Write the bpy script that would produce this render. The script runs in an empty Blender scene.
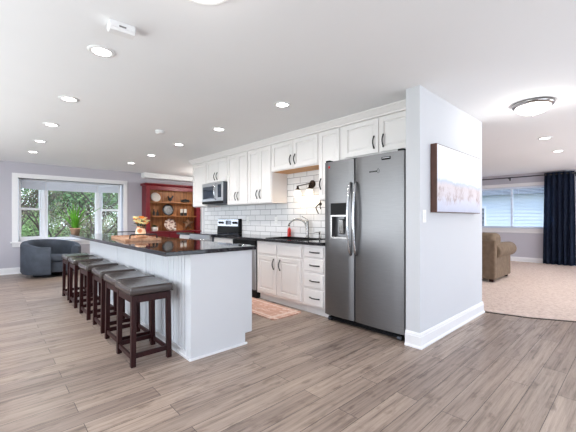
import bpy, bmesh, math, random
from mathutils import Vector, Matrix
random.seed(7)
PI = math.pi
SC = bpy.context.scene
COL = SC.collection

# ------------------------------------------------------------------ camera
H = 1.2
cam_d = bpy.data.cameras.new('camera')
cam_d.sensor_width = 36.0
cam_d.lens = 327.0 / 576.0 * 36.0
cam_d.shift_y = 2.8 / 576.0
cam_d.clip_start = 0.05
cam_d.clip_end = 300
cam = bpy.data.objects.new('camera', cam_d)
COL.objects.link(cam)
cam.location = (0, 0, H)
cam.rotation_euler = (PI / 2, 0, -math.radians(42.65))
SC.camera = cam

# ------------------------------------------------------------------ world, sun, area lights, exposure
w = bpy.data.worlds.new('sky')
SC.world = w
w.use_nodes = True
nt = w.node_tree
nt.nodes.clear()
wo = nt.nodes.new('ShaderNodeOutputWorld')
bg = nt.nodes.new('ShaderNodeBackground')
tc = nt.nodes.new('ShaderNodeTexCoord')
sp = nt.nodes.new('ShaderNodeSeparateXYZ')
cr = nt.nodes.new('ShaderNodeValToRGB')
cr.color_ramp.elements[0].position = 0.0
cr.color_ramp.elements[0].color = (0.80, 0.88, 1.0, 1)
cr.color_ramp.elements[1].position = 0.6
cr.color_ramp.elements[1].color = (0.55, 0.72, 1.0, 1)
nt.links.new(tc.outputs['Generated'], sp.inputs[0])
nt.links.new(sp.outputs['Z'], cr.inputs[0])
nt.links.new(cr.outputs[0], bg.inputs[0])
bg.inputs[1].default_value = 3.0
nt.links.new(bg.outputs[0], wo.inputs[0])


def lamp_obj(name, kind, loc, rot, power, color, size=None, size_y=None, parent=None, spot=None, shape='RECTANGLE'):
    d = bpy.data.lights.new(name, kind)
    d.energy = power
    d.color = color
    if kind == 'AREA':
        d.shape = shape
        d.size = size
        if size_y: d.size_y = size_y
    elif size is not None:
        d.shadow_soft_size = size
    if spot:
        d.spot_size, d.spot_blend = spot
    o = bpy.data.objects.new(name, d)
    COL.objects.link(o)
    o.location = loc
    o.rotation_euler = rot
    if parent: o.parent = parent
    return o


DAY = (0.90, 0.95, 1.0)
# unseen daylight fills at window openings added behind the camera, tilted up towards the ceiling
lamp_obj('daylight_fill_south', 'AREA', (2.2, -2.75, 1.3), (PI / 2 + .55, 0, 0), 37, DAY, 4.2, 2.0)
lamp_obj('daylight_fill_south_living', 'AREA', (7.6, -2.75, 1.4), (PI / 2 + .4, 0, 0), 105, DAY, 3.6, 1.8)
lamp_obj('daylight_fill_west', 'AREA', (-2.75, 3.75, 1.25), (0, -PI / 2 - .95, 0), 215, (0.94, 0.98, 1.0), 1.9, 7.5)
lamp_obj('dining_fill', 'POINT', (4.5, 7.7, 2.0), (0, 0, 0), 38, (1.0, 0.95, 0.88), .15)  # unseen fill light, added to brighten the dining end and hutch
# daylight arriving at the bay window and the living room window
sun_d = bpy.data.lights.new('sun', 'SUN')
sun_d.energy = 3.0
sun_d.angle = math.radians(12)
sun_d.color = (1.0, 0.96, 0.88)
sun = bpy.data.objects.new('sun', sun_d)
COL.objects.link(sun)
sun.rotation_euler = (math.radians(50), 0, math.radians(-25))

SC.view_settings.view_transform = 'Standard'
SC.view_settings.look = 'None'
SC.view_settings.gamma = 1.0
SC.view_settings.exposure = 0.14
SC.view_settings.use_curve_mapping = False
SC.cycles.max_bounces = 12
SC.cycles.diffuse_bounces = 8


# ------------------------------------------------------------------ materials
def srgb(r, g, b):
    f = lambda c: (c / 255.0) / 12.92 if c / 255.0 <= 0.04045 else ((c / 255.0 + 0.055) / 1.055) ** 2.4
    return (f(r), f(g), f(b), 1.0)


def base_mat(name):
    m = bpy.data.materials.new(name)
    m.use_nodes = True
    n = m.node_tree
    return m, n, n.nodes['Principled BSDF']


def mat(name, col, rough=0.5, metal=0.0, noise=0.0, nscale=20.0, bump=0.0, spec=None, emis=None, trans=0.0, coat=0.0, stretch=None):
    m, n, b = base_mat(name)
    b.inputs['Base Color'].default_value = col
    b.inputs['Roughness'].default_value = rough
    b.inputs['Metallic'].default_value = metal
    if spec is not None: b.inputs['Specular IOR Level'].default_value = spec
    if coat: b.inputs['Coat Weight'].default_value = coat
    if trans: b.inputs['Transmission Weight'].default_value = trans
    if emis:
        b.inputs['Emission Color'].default_value = emis[0]
        b.inputs['Emission Strength'].default_value = emis[1]
    t = n.nodes.new('ShaderNodeTexCoord')
    mp = n.nodes.new('ShaderNodeMapping')
    if stretch: mp.inputs['Scale'].default_value = stretch
    nz = n.nodes.new('ShaderNodeTexNoise')
    nz.inputs['Scale'].default_value = nscale
    nz.inputs['Detail'].default_value = 4
    n.links.new(t.outputs['Object'], mp.inputs[0])
    n.links.new(mp.outputs[0], nz.inputs['Vector'])
    rp = n.nodes.new('ShaderNodeValToRGB')
    k = 1 - noise
    k2 = 1 + noise * 0.6
    rp.color_ramp.elements[0].position = 0.3
    rp.color_ramp.elements[0].color = (col[0] * k, col[1] * k, col[2] * k, 1)
    rp.color_ramp.elements[1].position = 0.7
    rp.color_ramp.elements[1].color = (min(1, col[0] * k2), min(1, col[1] * k2), min(1, col[2] * k2), 1)
    n.links.new(nz.outputs['Fac'], rp.inputs[0])
    n.links.new(rp.outputs[0], b.inputs['Base Color'])
    if bump:
        bp = n.nodes.new('ShaderNodeBump')
        bp.inputs['Strength'].default_value = bump
        bp.inputs['Distance'].default_value = 0.01
        n.links.new(nz.outputs['Fac'], bp.inputs['Height'])
        n.links.new(bp.outputs[0], b.inputs['Normal'])
    return m


def math_node(n, op, a, b=None):
    x = n.nodes.new('ShaderNodeMath')
    x.operation = op
    for i, v in enumerate((a, b)):
        if v is None: continue
        if isinstance(v, (int, float)): x.inputs[i].default_value = v
        else: n.links.new(v, x.inputs[i])
    return x.outputs[0]


def mix_node(n, fac, a, b, mode='MIX'):
    x = n.nodes.new('ShaderNodeMix')
    x.data_type = 'RGBA'
    x.blend_type = mode
    for s, v in ((x.inputs[0], fac), (x.inputs[6], a), (x.inputs[7], b)):
        if isinstance(v, (int, float, tuple)): s.default_value = v
        else: n.links.new(v, s)
    return x.outputs[2]


def ramp(n, fac, stops, interp='LINEAR'):
    r = n.nodes.new('ShaderNodeValToRGB')
    r.color_ramp.interpolation = interp
    els = r.color_ramp.elements
    while len(els) < len(stops): els.new(0.5)
    for e, (p, c) in zip(els, stops):
        e.position = p
        e.color = c
    n.links.new(fac, r.inputs[0])
    return r.outputs[0]


def mapped(n, coord='Object', scale=(1, 1, 1), rot=(0, 0, 0), loc=(0, 0, 0)):
    t = n.nodes.new('ShaderNodeTexCoord')
    mp = n.nodes.new('ShaderNodeMapping')
    mp.inputs['Scale'].default_value = scale
    mp.inputs['Rotation'].default_value = rot
    mp.inputs['Location'].default_value = loc
    n.links.new(t.outputs[coord], mp.inputs[0])
    return mp.outputs[0]


def tex_noise(n, vec, scale, detail=4, rough=0.5):
    z = n.nodes.new('ShaderNodeTexNoise')
    z.inputs['Scale'].default_value = scale
    z.inputs['Detail'].default_value = detail
    z.inputs['Roughness'].default_value = rough
    n.links.new(vec, z.inputs['Vector'])
    return z.outputs['Fac']


def brick(n, vec, bw, rh, mortar, c1=(0, 0, 0, 1), c2=(1, 1, 1, 1), cm=(0.5, 0.5, 0.5, 1), offset=0.5, smooth=0.1):
    b = n.nodes.new('ShaderNodeTexBrick')
    b.inputs['Scale'].default_value = 1
    b.inputs['Brick Width'].default_value = bw
    b.inputs['Row Height'].default_value = rh
    b.inputs['Mortar Size'].default_value = mortar
    b.inputs['Mortar Smooth'].default_value = smooth
    b.inputs['Color1'].default_value = c1
    b.inputs['Color2'].default_value = c2
    b.inputs['Mortar'].default_value = cm
    b.offset = offset
    n.links.new(vec, b.inputs['Vector'])
    return b


def floor_mat():
    m, n, b = base_mat('grey_oak_planks')
    v = mapped(n, loc=(0.35, 0.06, 0))
    br = brick(n, v, 1.22, 0.152, 0.0018, offset=0.37)
    # plank tone
    tone = ramp(n, br.outputs['Color'], [(0.0, srgb(141, 124, 114)), (0.35, srgb(155, 137, 125)), (0.7, srgb(163, 145, 132)), (1.0, srgb(175, 156, 142))])
    gv = mapped(n, scale=(0.7, 17, 1))
    # shift the grain for every plank
    add = n.nodes.new('ShaderNodeVectorMath'); add.operation = 'ADD'
    sc_ = n.nodes.new('ShaderNodeVectorMath'); sc_.operation = 'SCALE'
    n.links.new(br.outputs['Color'], sc_.inputs[0]); sc_.inputs['Scale'].default_value = 37
    n.links.new(gv, add.inputs[0]); n.links.new(sc_.outputs[0], add.inputs[1])
    g = tex_noise(n, add.outputs[0], 2.2, 8, 0.62)
    grain = ramp(n, g, [(0.30, (0.46, 0.44, 0.44, 1)), (0.45, (0.84, 0.83, 0.83, 1)), (0.55, (1.0, 1.0, 1.0, 1)), (0.72, (1.16, 1.15, 1.14, 1))])
    c = mix_node(n, 1.0, tone, grain, 'MULTIPLY')
    fine = tex_noise(n, mapped(n, scale=(3.5, 70, 1)), 2.0, 5, 0.7)
    fr_ = ramp(n, fine, [(0.30, (0.70, 0.69, 0.69, 1)), (0.46, (0.97, 0.97, 0.97, 1)), (0.7, (1.07, 1.07, 1.07, 1))])
    c = mix_node(n, 1.0, c, fr_, 'MULTIPLY')
    crack = tex_noise(n, mapped(n, scale=(2.2, 34, 1), loc=(7, 3, 0)), 1.3, 3, 0.55)
    cr_ = ramp(n, crack, [(0.25, (0.42, 0.38, 0.37, 1)), (0.33, (1, 1, 1, 1))])
    c = mix_node(n, 1.0, c, cr_, 'MULTIPLY')
    kv = mapped(n, scale=(3.0, 8, 1), loc=(3, 1, 0))
    k = tex_noise(n, kv, 1.5, 3, 0.6)
    kn = ramp(n, k, [(0.56, (1, 1, 1, 1)), (0.70, (0.62, 0.59, 0.58, 1))])
    c = mix_node(n, 1.0, c, kn, 'MULTIPLY')
    c = mix_node(n, br.outputs['Fac'], c, srgb(66, 56, 52))
    n.links.new(c, b.inputs['Base Color'])
    rr = ramp(n, g, [(0.3, (0.42, 0.42, 0.42, 1)), (0.7, (0.28, 0.28, 0.28, 1))])
    n.links.new(rr, b.inputs['Roughness'])
    b.inputs['Specular IOR Level'].default_value = 0.42
    bp = n.nodes.new('ShaderNodeBump'); bp.inputs['Strength'].default_value = 0.25; bp.inputs['Distance'].default_value = 0.004
    h = math_node(n, 'SUBTRACT', g, br.outputs['Fac'])
    n.links.new(h, bp.inputs['Height']); n.links.new(bp.outputs[0], b.inputs['Normal'])
    return m


def tile_mat():
    m, n, b = base_mat('white_subway_tile')
    t = n.nodes.new('ShaderNodeTexCoord')
    s = n.nodes.new('ShaderNodeSeparateXYZ'); c = n.nodes.new('ShaderNodeCombineXYZ')
    n.links.new(t.outputs['Object'], s.inputs[0]); n.links.new(s.outputs['Y'], c.inputs[0]); n.links.new(s.outputs['Z'], c.inputs[1])
    br = brick(n, c.outputs[0], 0.29, 0.0975, 0.0038, srgb(226, 226, 227), srgb(238, 238, 239), srgb(138, 138, 142))
    n.links.new(br.outputs['Color'], b.inputs['Base Color'])
    r = ramp(n, br.outputs['Fac'], [(0, (0.15, 0.15, 0.15, 1)), (1, (0.8, 0.8, 0.8, 1))])
    n.links.new(r, b.inputs['Roughness'])
    bp = n.nodes.new('ShaderNodeBump'); bp.invert = True; bp.inputs['Strength'].default_value = 0.5; bp.inputs['Distance'].default_value = 0.003
    n.links.new(br.outputs['Fac'], bp.inputs['Height']); n.links.new(bp.outputs[0], b.inputs['Normal'])
    return m


def granite_mat():
    m, n, b = base_mat('dark_granite')
    v = mapped(n)
    vo = n.nodes.new('ShaderNodeTexVoronoi'); vo.inputs['Scale'].default_value = 120
    n.links.new(v, vo.inputs['Vector'])
    g = tex_noise(n, v, 42, 6, 0.75)
    c1 = ramp(n, g, [(0.35, (0.004, 0.004, 0.006, 1)), (0.55, (0.012, 0.012, 0.016, 1)), (0.67, (0.16, 0.15, 0.15, 1)), (0.8, (0.34, 0.31, 0.29, 1))])
    c2 = ramp(n, vo.outputs['Distance'], [(0.0, (0.10, 0.11, 0.14, 1)), (0.25, (0.01, 0.01, 0.012, 1))])
    c = mix_node(n, 0.3, c1, c2)
    n.links.new(c, b.inputs['Base Color'])
    b.inputs['Roughness'].default_value = 0.05
    b.inputs['Specular IOR Level'].default_value = 0.5
    return m


def steel_mat(name, col, rough=0.3, axis=(1, 60, 1)):
    m, n, b = base_mat(name)
    v = mapped(n, scale=axis)
    g = tex_noise(n, v, 8, 4, 0.6)
    c = ramp(n, g, [(0.3, (col[0] * .9, col[1] * .9, col[2] * .9, 1)), (0.7, (min(1, col[0] * 1.08), min(1, col[1] * 1.08), min(1, col[2] * 1.08), 1))])
    n.links.new(c, b.inputs['Base Color'])
    b.inputs['Metallic'].default_value = 0.9
    r = ramp(n, g, [(0.2, (rough * .85,) * 3 + (1,)), (0.8, (rough * 1.15,) * 3 + (1,))])
    n.links.new(r, b.inputs['Roughness'])
    return m


def wood_mat(name, a, bcol, scale=(14, 1.2, 1.2), rough=0.45, planks=None):
    m, n, b = base_mat(name)
    v = mapped(n, scale=scale)
    g = tex_noise(n, v, 3, 6, 0.6)
    c = ramp(n, g, [(0.3, a), (0.7, bcol)])
    if planks:
        t = n.nodes.new('ShaderNodeTexCoord'); s = n.nodes.new('ShaderNodeSeparateXYZ')
        n.links.new(t.outputs['Object'], s.inputs[0])
        f = math_node(n, 'FRACT', math_node(n, 'DIVIDE', s.outputs['X'], planks))
        k = ramp(n, f, [(0.0, (0.25, 0.25, 0.25, 1)), (0.07, (1, 1, 1, 1)), (0.93, (1, 1, 1, 1)), (1.0, (0.25, 0.25, 0.25, 1))])
        c = mix_node(n, 1.0, c, k, 'MULTIPLY')
    n.links.new(c, b.inputs['Base Color'])
    b.inputs['Roughness'].default_value = rough
    return m


def carpet_mat():
    m, n, b = base_mat('beige_carpet')
    v = mapped(n)
    g = tex_noise(n, v, 26, 7, 0.75)
    g2 = tex_noise(n, mapped(n, scale=(1, 1, 1), loc=(5, 2, 0)), 240, 2, 0.7)
    c = ramp(n, g, [(0.3, srgb(200, 176, 162)), (0.5, srgb(232, 211, 198)), (0.72, srgb(246, 230, 219))])
    n.links.new(c, b.inputs['Base Color'])
    b.inputs['Roughness'].default_value = 1.0
    b.inputs['Specular IOR Level'].default_value = 0.1
    bp = n.nodes.new('ShaderNodeBump'); bp.inputs['Strength'].default_value = 0.9; bp.inputs['Distance'].default_value = 0.01
    n.links.new(math_node(n, 'ADD', g, g2), bp.inputs['Height']); n.links.new(bp.outputs[0], b.inputs['Normal'])
    return m


def art_mat():
    # beach photograph printed on canvas: white sky, pale sea line, sand dune with grasses
    m, n, b = base_mat('beach_print')
    t = n.nodes.new('ShaderNodeTexCoord'); s = n.nodes.new('ShaderNodeSeparateXYZ')
    n.links.new(t.outputs['Generated'], s.inputs[0])
    X, Zc = s.outputs['X'], s.outputs['Z']
    nz = tex_noise(n, mapped(n, 'Generated', scale=(3, 1, 1.2)), 3.0, 6, 0.65)
    strands = tex_noise(n, mapped(n, 'Generated', scale=(38, 1, 4), rot=(0, 0.12, 0)), 3.0, 5, 0.7)
    h = math_node(n, 'ADD', Zc, math_node(n, 'MULTIPLY', math_node(n, 'SUBTRACT', nz, 0.5), 0.18))
    base = ramp(n, h, [(0.0, srgb(186, 190, 208)), (0.16, srgb(206, 208, 222)), (0.24, srgb(212, 206, 212)), (0.40, srgb(216, 208, 212)), (0.46, srgb(196, 204, 218)), (0.50, srgb(226, 230, 238)), (0.8, srgb(236, 239, 243))])
    grass_mask = ramp(n, h, [(0.10, (0, 0, 0, 1)), (0.2, (1, 1, 1, 1)), (0.34, (1, 1, 1, 1)), (0.5, (0, 0, 0, 1))])
    gm = math_node(n, 'MULTIPLY', grass_mask, ramp(n, strands, [(0.45, (0, 0, 0, 1)), (0.62, (1, 1, 1, 1))]))
    gm = math_node(n, 'MULTIPLY', gm, ramp(n, nz, [(0.45, (0.05, 0.05, 0.05, 1)), (0.56, (1, 1, 1, 1))]))
    c = mix_node(n, gm, base, srgb(140, 104, 96))
    n.links.new(c, b.inputs['Base Color'])
    b.inputs['Roughness'].default_value = 0.6
    return m


def glass_mat(name, tint=(1, 1, 1, 1), refl=0.06, haze=0.0):
    m = bpy.data.materials.new(name); m.use_nodes = True
    n = m.node_tree; n.nodes.clear()
    o = n.nodes.new('ShaderNodeOutputMaterial'); tr = n.nodes.new('ShaderNodeBsdfTransparent'); gl = n.nodes.new('ShaderNodeBsdfGlossy')
    tr.inputs[0].default_value = tint; gl.inputs['Roughness'].default_value = 0.02
    mx = n.nodes.new('ShaderNodeMixShader'); fr = n.nodes.new('ShaderNodeFresnel'); fr.inputs[0].default_value = 1.45
    n.links.new(math_node(n, 'MULTIPLY', fr.outputs[0], 0.2), mx.inputs[0]); n.links.new(tr.outputs[0], mx.inputs[1]); n.links.new(gl.outputs[0], mx.inputs[2])
    n.links.new(mx.outputs[0], o.inputs[0])
    return m


def curtain_mat():
    m = bpy.data.materials.new('navy_curtain_cloth'); m.use_nodes = True
    n = m.node_tree; n.nodes.clear()
    o = n.nodes.new('ShaderNodeOutputMaterial'); d = n.nodes.new('ShaderNodeBsdfDiffuse'); tr = n.nodes.new('ShaderNodeBsdfTransparent'); tl = n.nodes.new('ShaderNodeBsdfTranslucent')
    g = tex_noise(n, mapped(n, scale=(1, 1, .2)), 60, 3)
    c = ramp(n, g, [(0.3, srgb(32, 38, 52)), (0.7, srgb(50, 58, 74))])
    n.links.new(c, d.inputs[0]); tl.inputs[0].default_value = srgb(60, 76, 110)
    tr.inputs[0].default_value = (0.6, 0.75, 1, 1)
    m1 = n.nodes.new('ShaderNodeMixShader'); m1.inputs[0].default_value = 0.2
    m2 = n.nodes.new('ShaderNodeMixShader'); m2.inputs[0].default_value = 0.12
    n.links.new(d.outputs[0], m1.inputs[1]); n.links.new(tl.outputs[0], m1.inputs[2])
    n.links.new(m1.outputs[0], m2.inputs[1]); n.links.new(tr.outputs[0], m2.inputs[2]); n.links.new(m2.outputs[0], o.inputs[0])
    return m


def rug_mat():
    m, n, b = base_mat('kitchen_mat_weave')
    t = n.nodes.new('ShaderNodeTexCoord'); s = n.nodes.new('ShaderNodeSeparateXYZ')
    n.links.new(t.outputs['Generated'], s.inputs[0])
    nz = tex_noise(n, mapped(n, 'Generated', scale=(3, 6, 1)), 3, 5, 0.7)
    base = ramp(n, nz, [(0.35, srgb(196, 152, 134)), (0.6, srgb(214, 172, 154)), (0.75, srgb(234, 210, 198))])
    def band(axis, lo, hi):
        a = math_node(n, 'GREATER_THAN', axis, lo); c = math_node(n, 'LESS_THAN', axis, hi)
        return math_node(n, 'MULTIPLY', a, c)
    mk = math_node(n, 'ADD', band(s.outputs['Y'], 0.06, 0.10), band(s.outputs['X'], 0.10, 0.16))
    mk = math_node(n, 'ADD', mk, band(s.outputs['X'], 0.84, 0.90))
    mk = math_node(n, 'MULTIPLY', math_node(n, 'MINIMUM', mk, 1.0), 0.55)
    vo = n.nodes.new('ShaderNodeTexVoronoi'); n.links.new(mapped(n, 'Generated', scale=(4, 9, 1)), vo.inputs['Vector']); vo.inputs['Scale'].default_value = 1.4
    ring = ramp(n, vo.outputs['Distance'], [(0.25, (0, 0, 0, 1)), (0.33, (0.6, 0.6, 0.6, 1)), (0.42, (0, 0, 0, 1))])
    c = mix_node(n, math_node(n, 'MAXIMUM', mk, ring), base, srgb(240, 226, 216))
    n.links.new(c, b.inputs['Base Color'])
    b.inputs['Roughness'].default_value = 0.9
    return m


def plate_mat(name, a, bc, cc):
    m, n, b = base_mat(name)
    v = mapped(n)
    vo = n.nodes.new('ShaderNodeTexVoronoi'); vo.inputs['Scale'].default_value = 16
    n.links.new(v, vo.inputs['Vector'])
    c = ramp(n, vo.outputs['Distance'], [(0.2, a), (0.45, bc), (0.6, cc)])
    n.links.new(c, b.inputs['Base Color'])
    b.inputs['Roughness'].default_value = 0.3
    return m


M = {}
M['floor'] = floor_mat()
M['ceiling'] = mat('ceiling_paint', srgb(238, 239, 240), 0.95, noise=0.012, nscale=1.3)
M['wall'] = mat('lavender_grey_paint', srgb(190, 188, 197), 0.85, noise=0.015, nscale=2)
M['wall_white'] = mat('pale_blue_grey_paint', srgb(208, 210, 214), 0.8, noise=0.01, nscale=2)
M['trim'] = mat('white_trim_paint', srgb(238, 238, 240), 0.35, noise=0.01)
M['cab'] = mat('white_cabinet_paint', srgb(240, 237, 236), 0.38, noise=0.01, nscale=4)
M['island'] = mat('island_white_paint', srgb(216, 218, 221), 0.45, noise=0.012, nscale=4)
M['black_metal'] = mat('black_metal', (0.008, 0.008, 0.009, 1), 0.45, 0.0)
M['bronze'] = mat('oiled_bronze', (0.035, 0.022, 0.016, 1), 0.35, 0.8)
M['granite'] = granite_mat()
M['steel'] = steel_mat('brushed_steel', (0.195, 0.193, 0.196), 0.36, (1, 1, 60))
M['steel_light'] = steel_mat('light_brushed_steel', (0.58, 0.59, 0.61), 0.3, (1, 60, 1))
M['steel_dark'] = steel_mat('dark_grey_side_steel', (0.09, 0.10, 0.12), 0.45, (1, 1, 20))
M['chrome'] = mat('satin_nickel', (0.34, 0.33, 0.32, 1), 0.22, 1.0)
M['handle_steel'] = mat('polished_steel', (0.62, 0.63, 0.65, 1), 0.18, 1.0)
M['black_plastic'] = mat('black_plastic', (0.007, 0.007, 0.008, 1), 0.5, noise=0.1, spec=0.2)
M['black_glass'] = mat('black_glass', (0.018, 0.028, 0.05, 1), 0.04, spec=0.8, noise=0.05)  # blue tint in the base colour stands in for window reflections
M['tile'] = tile_mat()
M['stool_wood'] = wood_mat('espresso_wood', srgb(32, 11, 12), srgb(54, 22, 22), (8, 8, 1.2), 0.38)
M['stool_wood'].node_tree.nodes['Principled BSDF'].inputs['Specular IOR Level'].default_value = 0.22
M['leather'] = mat('taupe_leather', srgb(70, 62, 60), 0.22, noise=0.14, nscale=18, bump=0.10)
M['carpet'] = carpet_mat()
M['red'] = mat('barn_red_paint', srgb(120, 22, 34), 0.4, noise=0.12, nscale=8)
M['pine'] = wood_mat('warm_pine_boards', srgb(150, 88, 44), srgb(206, 142, 86), (16, 1, 1.2), 0.5, planks=0.09)
M['pine_shelf'] = wood_mat('warm_pine_shelf', srgb(150, 92, 50), srgb(198, 138, 84), (1.5, 10, 10), 0.45)
M['tray'] = wood_mat('light_tray_wood', srgb(170, 120, 88), srgb(220, 176, 142), (10, 1.5, 6), 0.4)
M['art'] = art_mat()
M['art_side'] = wood_mat('brown_canvas_frame', srgb(74, 46, 36), srgb(104, 68, 54), (2, 10, 2), 0.5)
M['glass'] = glass_mat('window_glass')
M['shade'] = mat('cellular_shade_cloth', srgb(226, 230, 238), 0.85, noise=0.03, nscale=40)
M['blind'] = mat('white_blind_slat', srgb(222, 230, 244), 0.6)
M['velvet'] = mat('slate_blue_velvet', srgb(66, 73, 84), 0.75, noise=0.25, nscale=7, bump=0.1)
M['brown_fabric'] = mat('brown_chenille', srgb(118, 100, 82), 0.9, noise=0.22, nscale=14, bump=0.3)
M['curtain'] = curtain_mat()
M['rug'] = rug_mat()
M['bulb'] = mat('lit_bulb_glass', (1, 1, 1, 1), 0.4, emis=((1.0, 0.95, 0.88, 1), 6.0))
M['can_lens'] = mat('lit_downlight_lens', (1, 1, 1, 1), 0.4, emis=((1.0, 0.98, 0.95, 1), 14.0))
M['dome'] = mat('lit_frosted_dome', (1, 1, 1, 1), 0.3, emis=((1.0, 0.99, 0.97, 1), 3.0))
M['dome_soft'] = mat('frosted_dome', (0.85, 0.85, 0.85, 1), 0.3, emis=((1.0, 0.99, 0.97, 1), 0.3))
M['sconce_glow'] = mat('lit_sconce_glass', (1, 1, 1, 1), 0.3, emis=((1.0, 0.86, 0.66, 1), 1.0))
M['leaf'] = mat('green_leaf', srgb(92, 160, 44), 0.5, noise=0.3, nscale=12)
M['dark_leaf'] = mat('dark_green_leaf', srgb(36, 66, 26), 0.5, noise=0.3, nscale=12)
M['terracotta'] = mat('tan_clay', srgb(172, 140, 116), 0.7, noise=0.1)
M['white_ceramic'] = mat('white_ceramic', srgb(232, 226, 218), 0.25, noise=0.03)
M['orange_petal'] = mat('orange_petal', srgb(244, 150, 54), 0.6, noise=0.2, nscale=30)
M['cream_petal'] = mat('cream_petal', srgb(255, 240, 180), 0.6, noise=0.1, nscale=30)
M['vase'] = plate_mat('coral_patterned_vase_glaze', srgb(140, 60, 34), srgb(232, 150, 96), srgb(250, 224, 190))
M['plate_floral'] = plate_mat('floral_plate_glaze', srgb(110, 50, 46), srgb(196, 164, 146), srgb(226, 206, 190))
M['plate_black'] = plate_mat('black_patterned_glaze', srgb(16, 18, 26), srgb(10, 12, 18), srgb(44, 50, 66))
M['tin'] = mat('weathered_tin', srgb(128, 96, 72), 0.5, 0.2, noise=0.35, nscale=14)
M['dark_iron'] = mat('dark_cast_iron', (0.02, 0.018, 0.018, 1), 0.5, noise=0.2)
M['red_soap'] = mat('red_soap_bottle', srgb(206, 40, 36), 0.25, noise=0.05)
M['label_ink'] = mat('badge_ink', (0.012, 0.012, 0.012, 1), 0.6, spec=0.1)
M['plastic'] = mat('white_plastic', srgb(232, 232, 232), 0.4)
M['brass'] = mat('brass_screw', (0.5, 0.35, 0.15, 1), 0.35, 1)
M['outlet'] = mat('outlet_plastic', srgb(240, 240, 238), 0.35)
M['bark'] = mat('grey_bark', srgb(74, 64, 58), 0.9, noise=0.3, nscale=8)
M['leaf_spring'] = mat('spring_leaf', srgb(122, 150, 92), 0.7, noise=0.35, nscale=1.5)
M['leaf_dry'] = mat('dry_leaf', srgb(140, 132, 104), 0.8, noise=0.35, nscale=1.5)
M['leaf_pine'] = mat('evergreen_leaf', srgb(84, 120, 76), 0.7, noise=0.35, nscale=1.5)
M['lawn'] = mat('lawn', srgb(110, 128, 84), 0.95, noise=0.3, nscale=2)
M['siding'] = mat('white_siding', srgb(206, 214, 228), 0.7, noise=0.02)
M['roof'] = mat('grey_shingle', srgb(110, 116, 130), 0.9, noise=0.2, nscale=9)
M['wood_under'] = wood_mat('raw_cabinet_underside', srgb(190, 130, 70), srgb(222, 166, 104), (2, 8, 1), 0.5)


# ------------------------------------------------------------------ mesh helpers
WM = {}


def new():
    return bmesh.new()


def add_box(bm, x0, x1, y0, y1, z0, z1, mtx=None):
    vs = [bm.verts.new(v) for v in ((x0, y0, z0), (x1, y0, z0), (x1, y1, z0), (x0, y1, z0), (x0, y0, z1), (x1, y0, z1), (x1, y1, z1), (x0, y1, z1))]
    if mtx:
        for v in vs: v.co = mtx @ v.co
    for f in ((0, 3, 2, 1), (4, 5, 6, 7), (0, 1, 5, 4), (1, 2, 6, 5), (2, 3, 7, 6), (3, 0, 4, 7)):
        bm.faces.new([vs[i] for i in f])
    return bm


def bx(*a):
    return add_box(new(), *a)


def add_tube(bm, pts, r, seg=8, r2=None, cap=True, closed=False):
    pts = [Vector(p) for p in pts]
    n = len(pts)
    rings = []
    up = None
    for i, p in enumerate(pts):
        if closed: t = (pts[(i + 1) % n] - pts[i - 1]).normalized()
        elif i == 0: t = (pts[1] - p).normalized()
        elif i == n - 1: t = (p - pts[i - 1]).normalized()
        else: t = ((pts[i + 1] - p).normalized() + (p - pts[i - 1]).normalized()).normalized()
        if up is None:
            up = Vector((0, 0, 1)) if abs(t.z) < 0.9 else Vector((1, 0, 0))
        a = t.cross(up)
        if a.length < 1e-4: a = t.cross(Vector((0, 1, 0)))
        a.normalize(); b = a.cross(t).normalized(); up = b
        rr = r if r2 is None else r + (r2 - r) * i / (n - 1)
        rings.append([bm.verts.new(p + a * math.cos(2 * PI * k / seg) * rr + b * math.sin(2 * PI * k / seg) * rr) for k in range(seg)])
    m = n if closed else n - 1
    for i in range(m):
        A, B = rings[i], rings[(i + 1) % n]
        for k in range(seg):
            bm.faces.new((A[k], A[(k + 1) % seg], B[(k + 1) % seg], B[k]))
    if cap and not closed:
        bm.faces.new(rings[0][::-1]); bm.faces.new(rings[-1])
    return bm


def add_lathe(bm, prof, c=(0, 0, 0), seg=24, mtx=None):
    """profile [(r, z)...] turned about z through c"""
    rings = []
    c = Vector(c)
    for r, z in prof:
        if r < 1e-5:
            v = Vector((0, 0, z))
            rings.append([bm.verts.new((mtx @ v if mtx else v) + c)])
        else:
            ring = []
            for k in range(seg):
                v = Vector((r * math.cos(2 * PI * k / seg), r * math.sin(2 * PI * k / seg), z))
                ring.append(bm.verts.new((mtx @ v if mtx else v) + c))
            rings.append(ring)
    for A, B in zip(rings, rings[1:]):
        if len(A) == 1 and len(B) == 1: continue
        for k in range(seg):
            k2 = (k + 1) % seg
            if len(A) == 1: bm.faces.new((A[0], B[k2], B[k]))
            elif len(B) == 1: bm.faces.new((A[k], A[k2], B[0]))
            else: bm.faces.new((A[k], A[k2], B[k2], B[k]))
    for R in (rings[0], rings[-1]):
        if len(R) > 2:
            try: bm.faces.new(R)
            except ValueError: pass
    return bm


def add_prism(bm, poly, lo, hi, axis='z'):
    """poly of 2D points extruded along axis. z: (x,y); x: (y,z); y: (x,z)"""
    def P(a, b, t):
        return {'z': (a, b, t), 'x': (t, a, b), 'y': (a, t, b)}[axis]
    A = [bm.verts.new(P(a, b, lo)) for a, b in poly]
    B = [bm.verts.new(P(a, b, hi)) for a, b in poly]
    bm.faces.new(A[::-1]); bm.faces.new(B)
    n = len(poly)
    for i in range(n):
        bm.faces.new((A[i], A[(i + 1) % n], B[(i + 1) % n], B[i]))
    return bm


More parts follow.
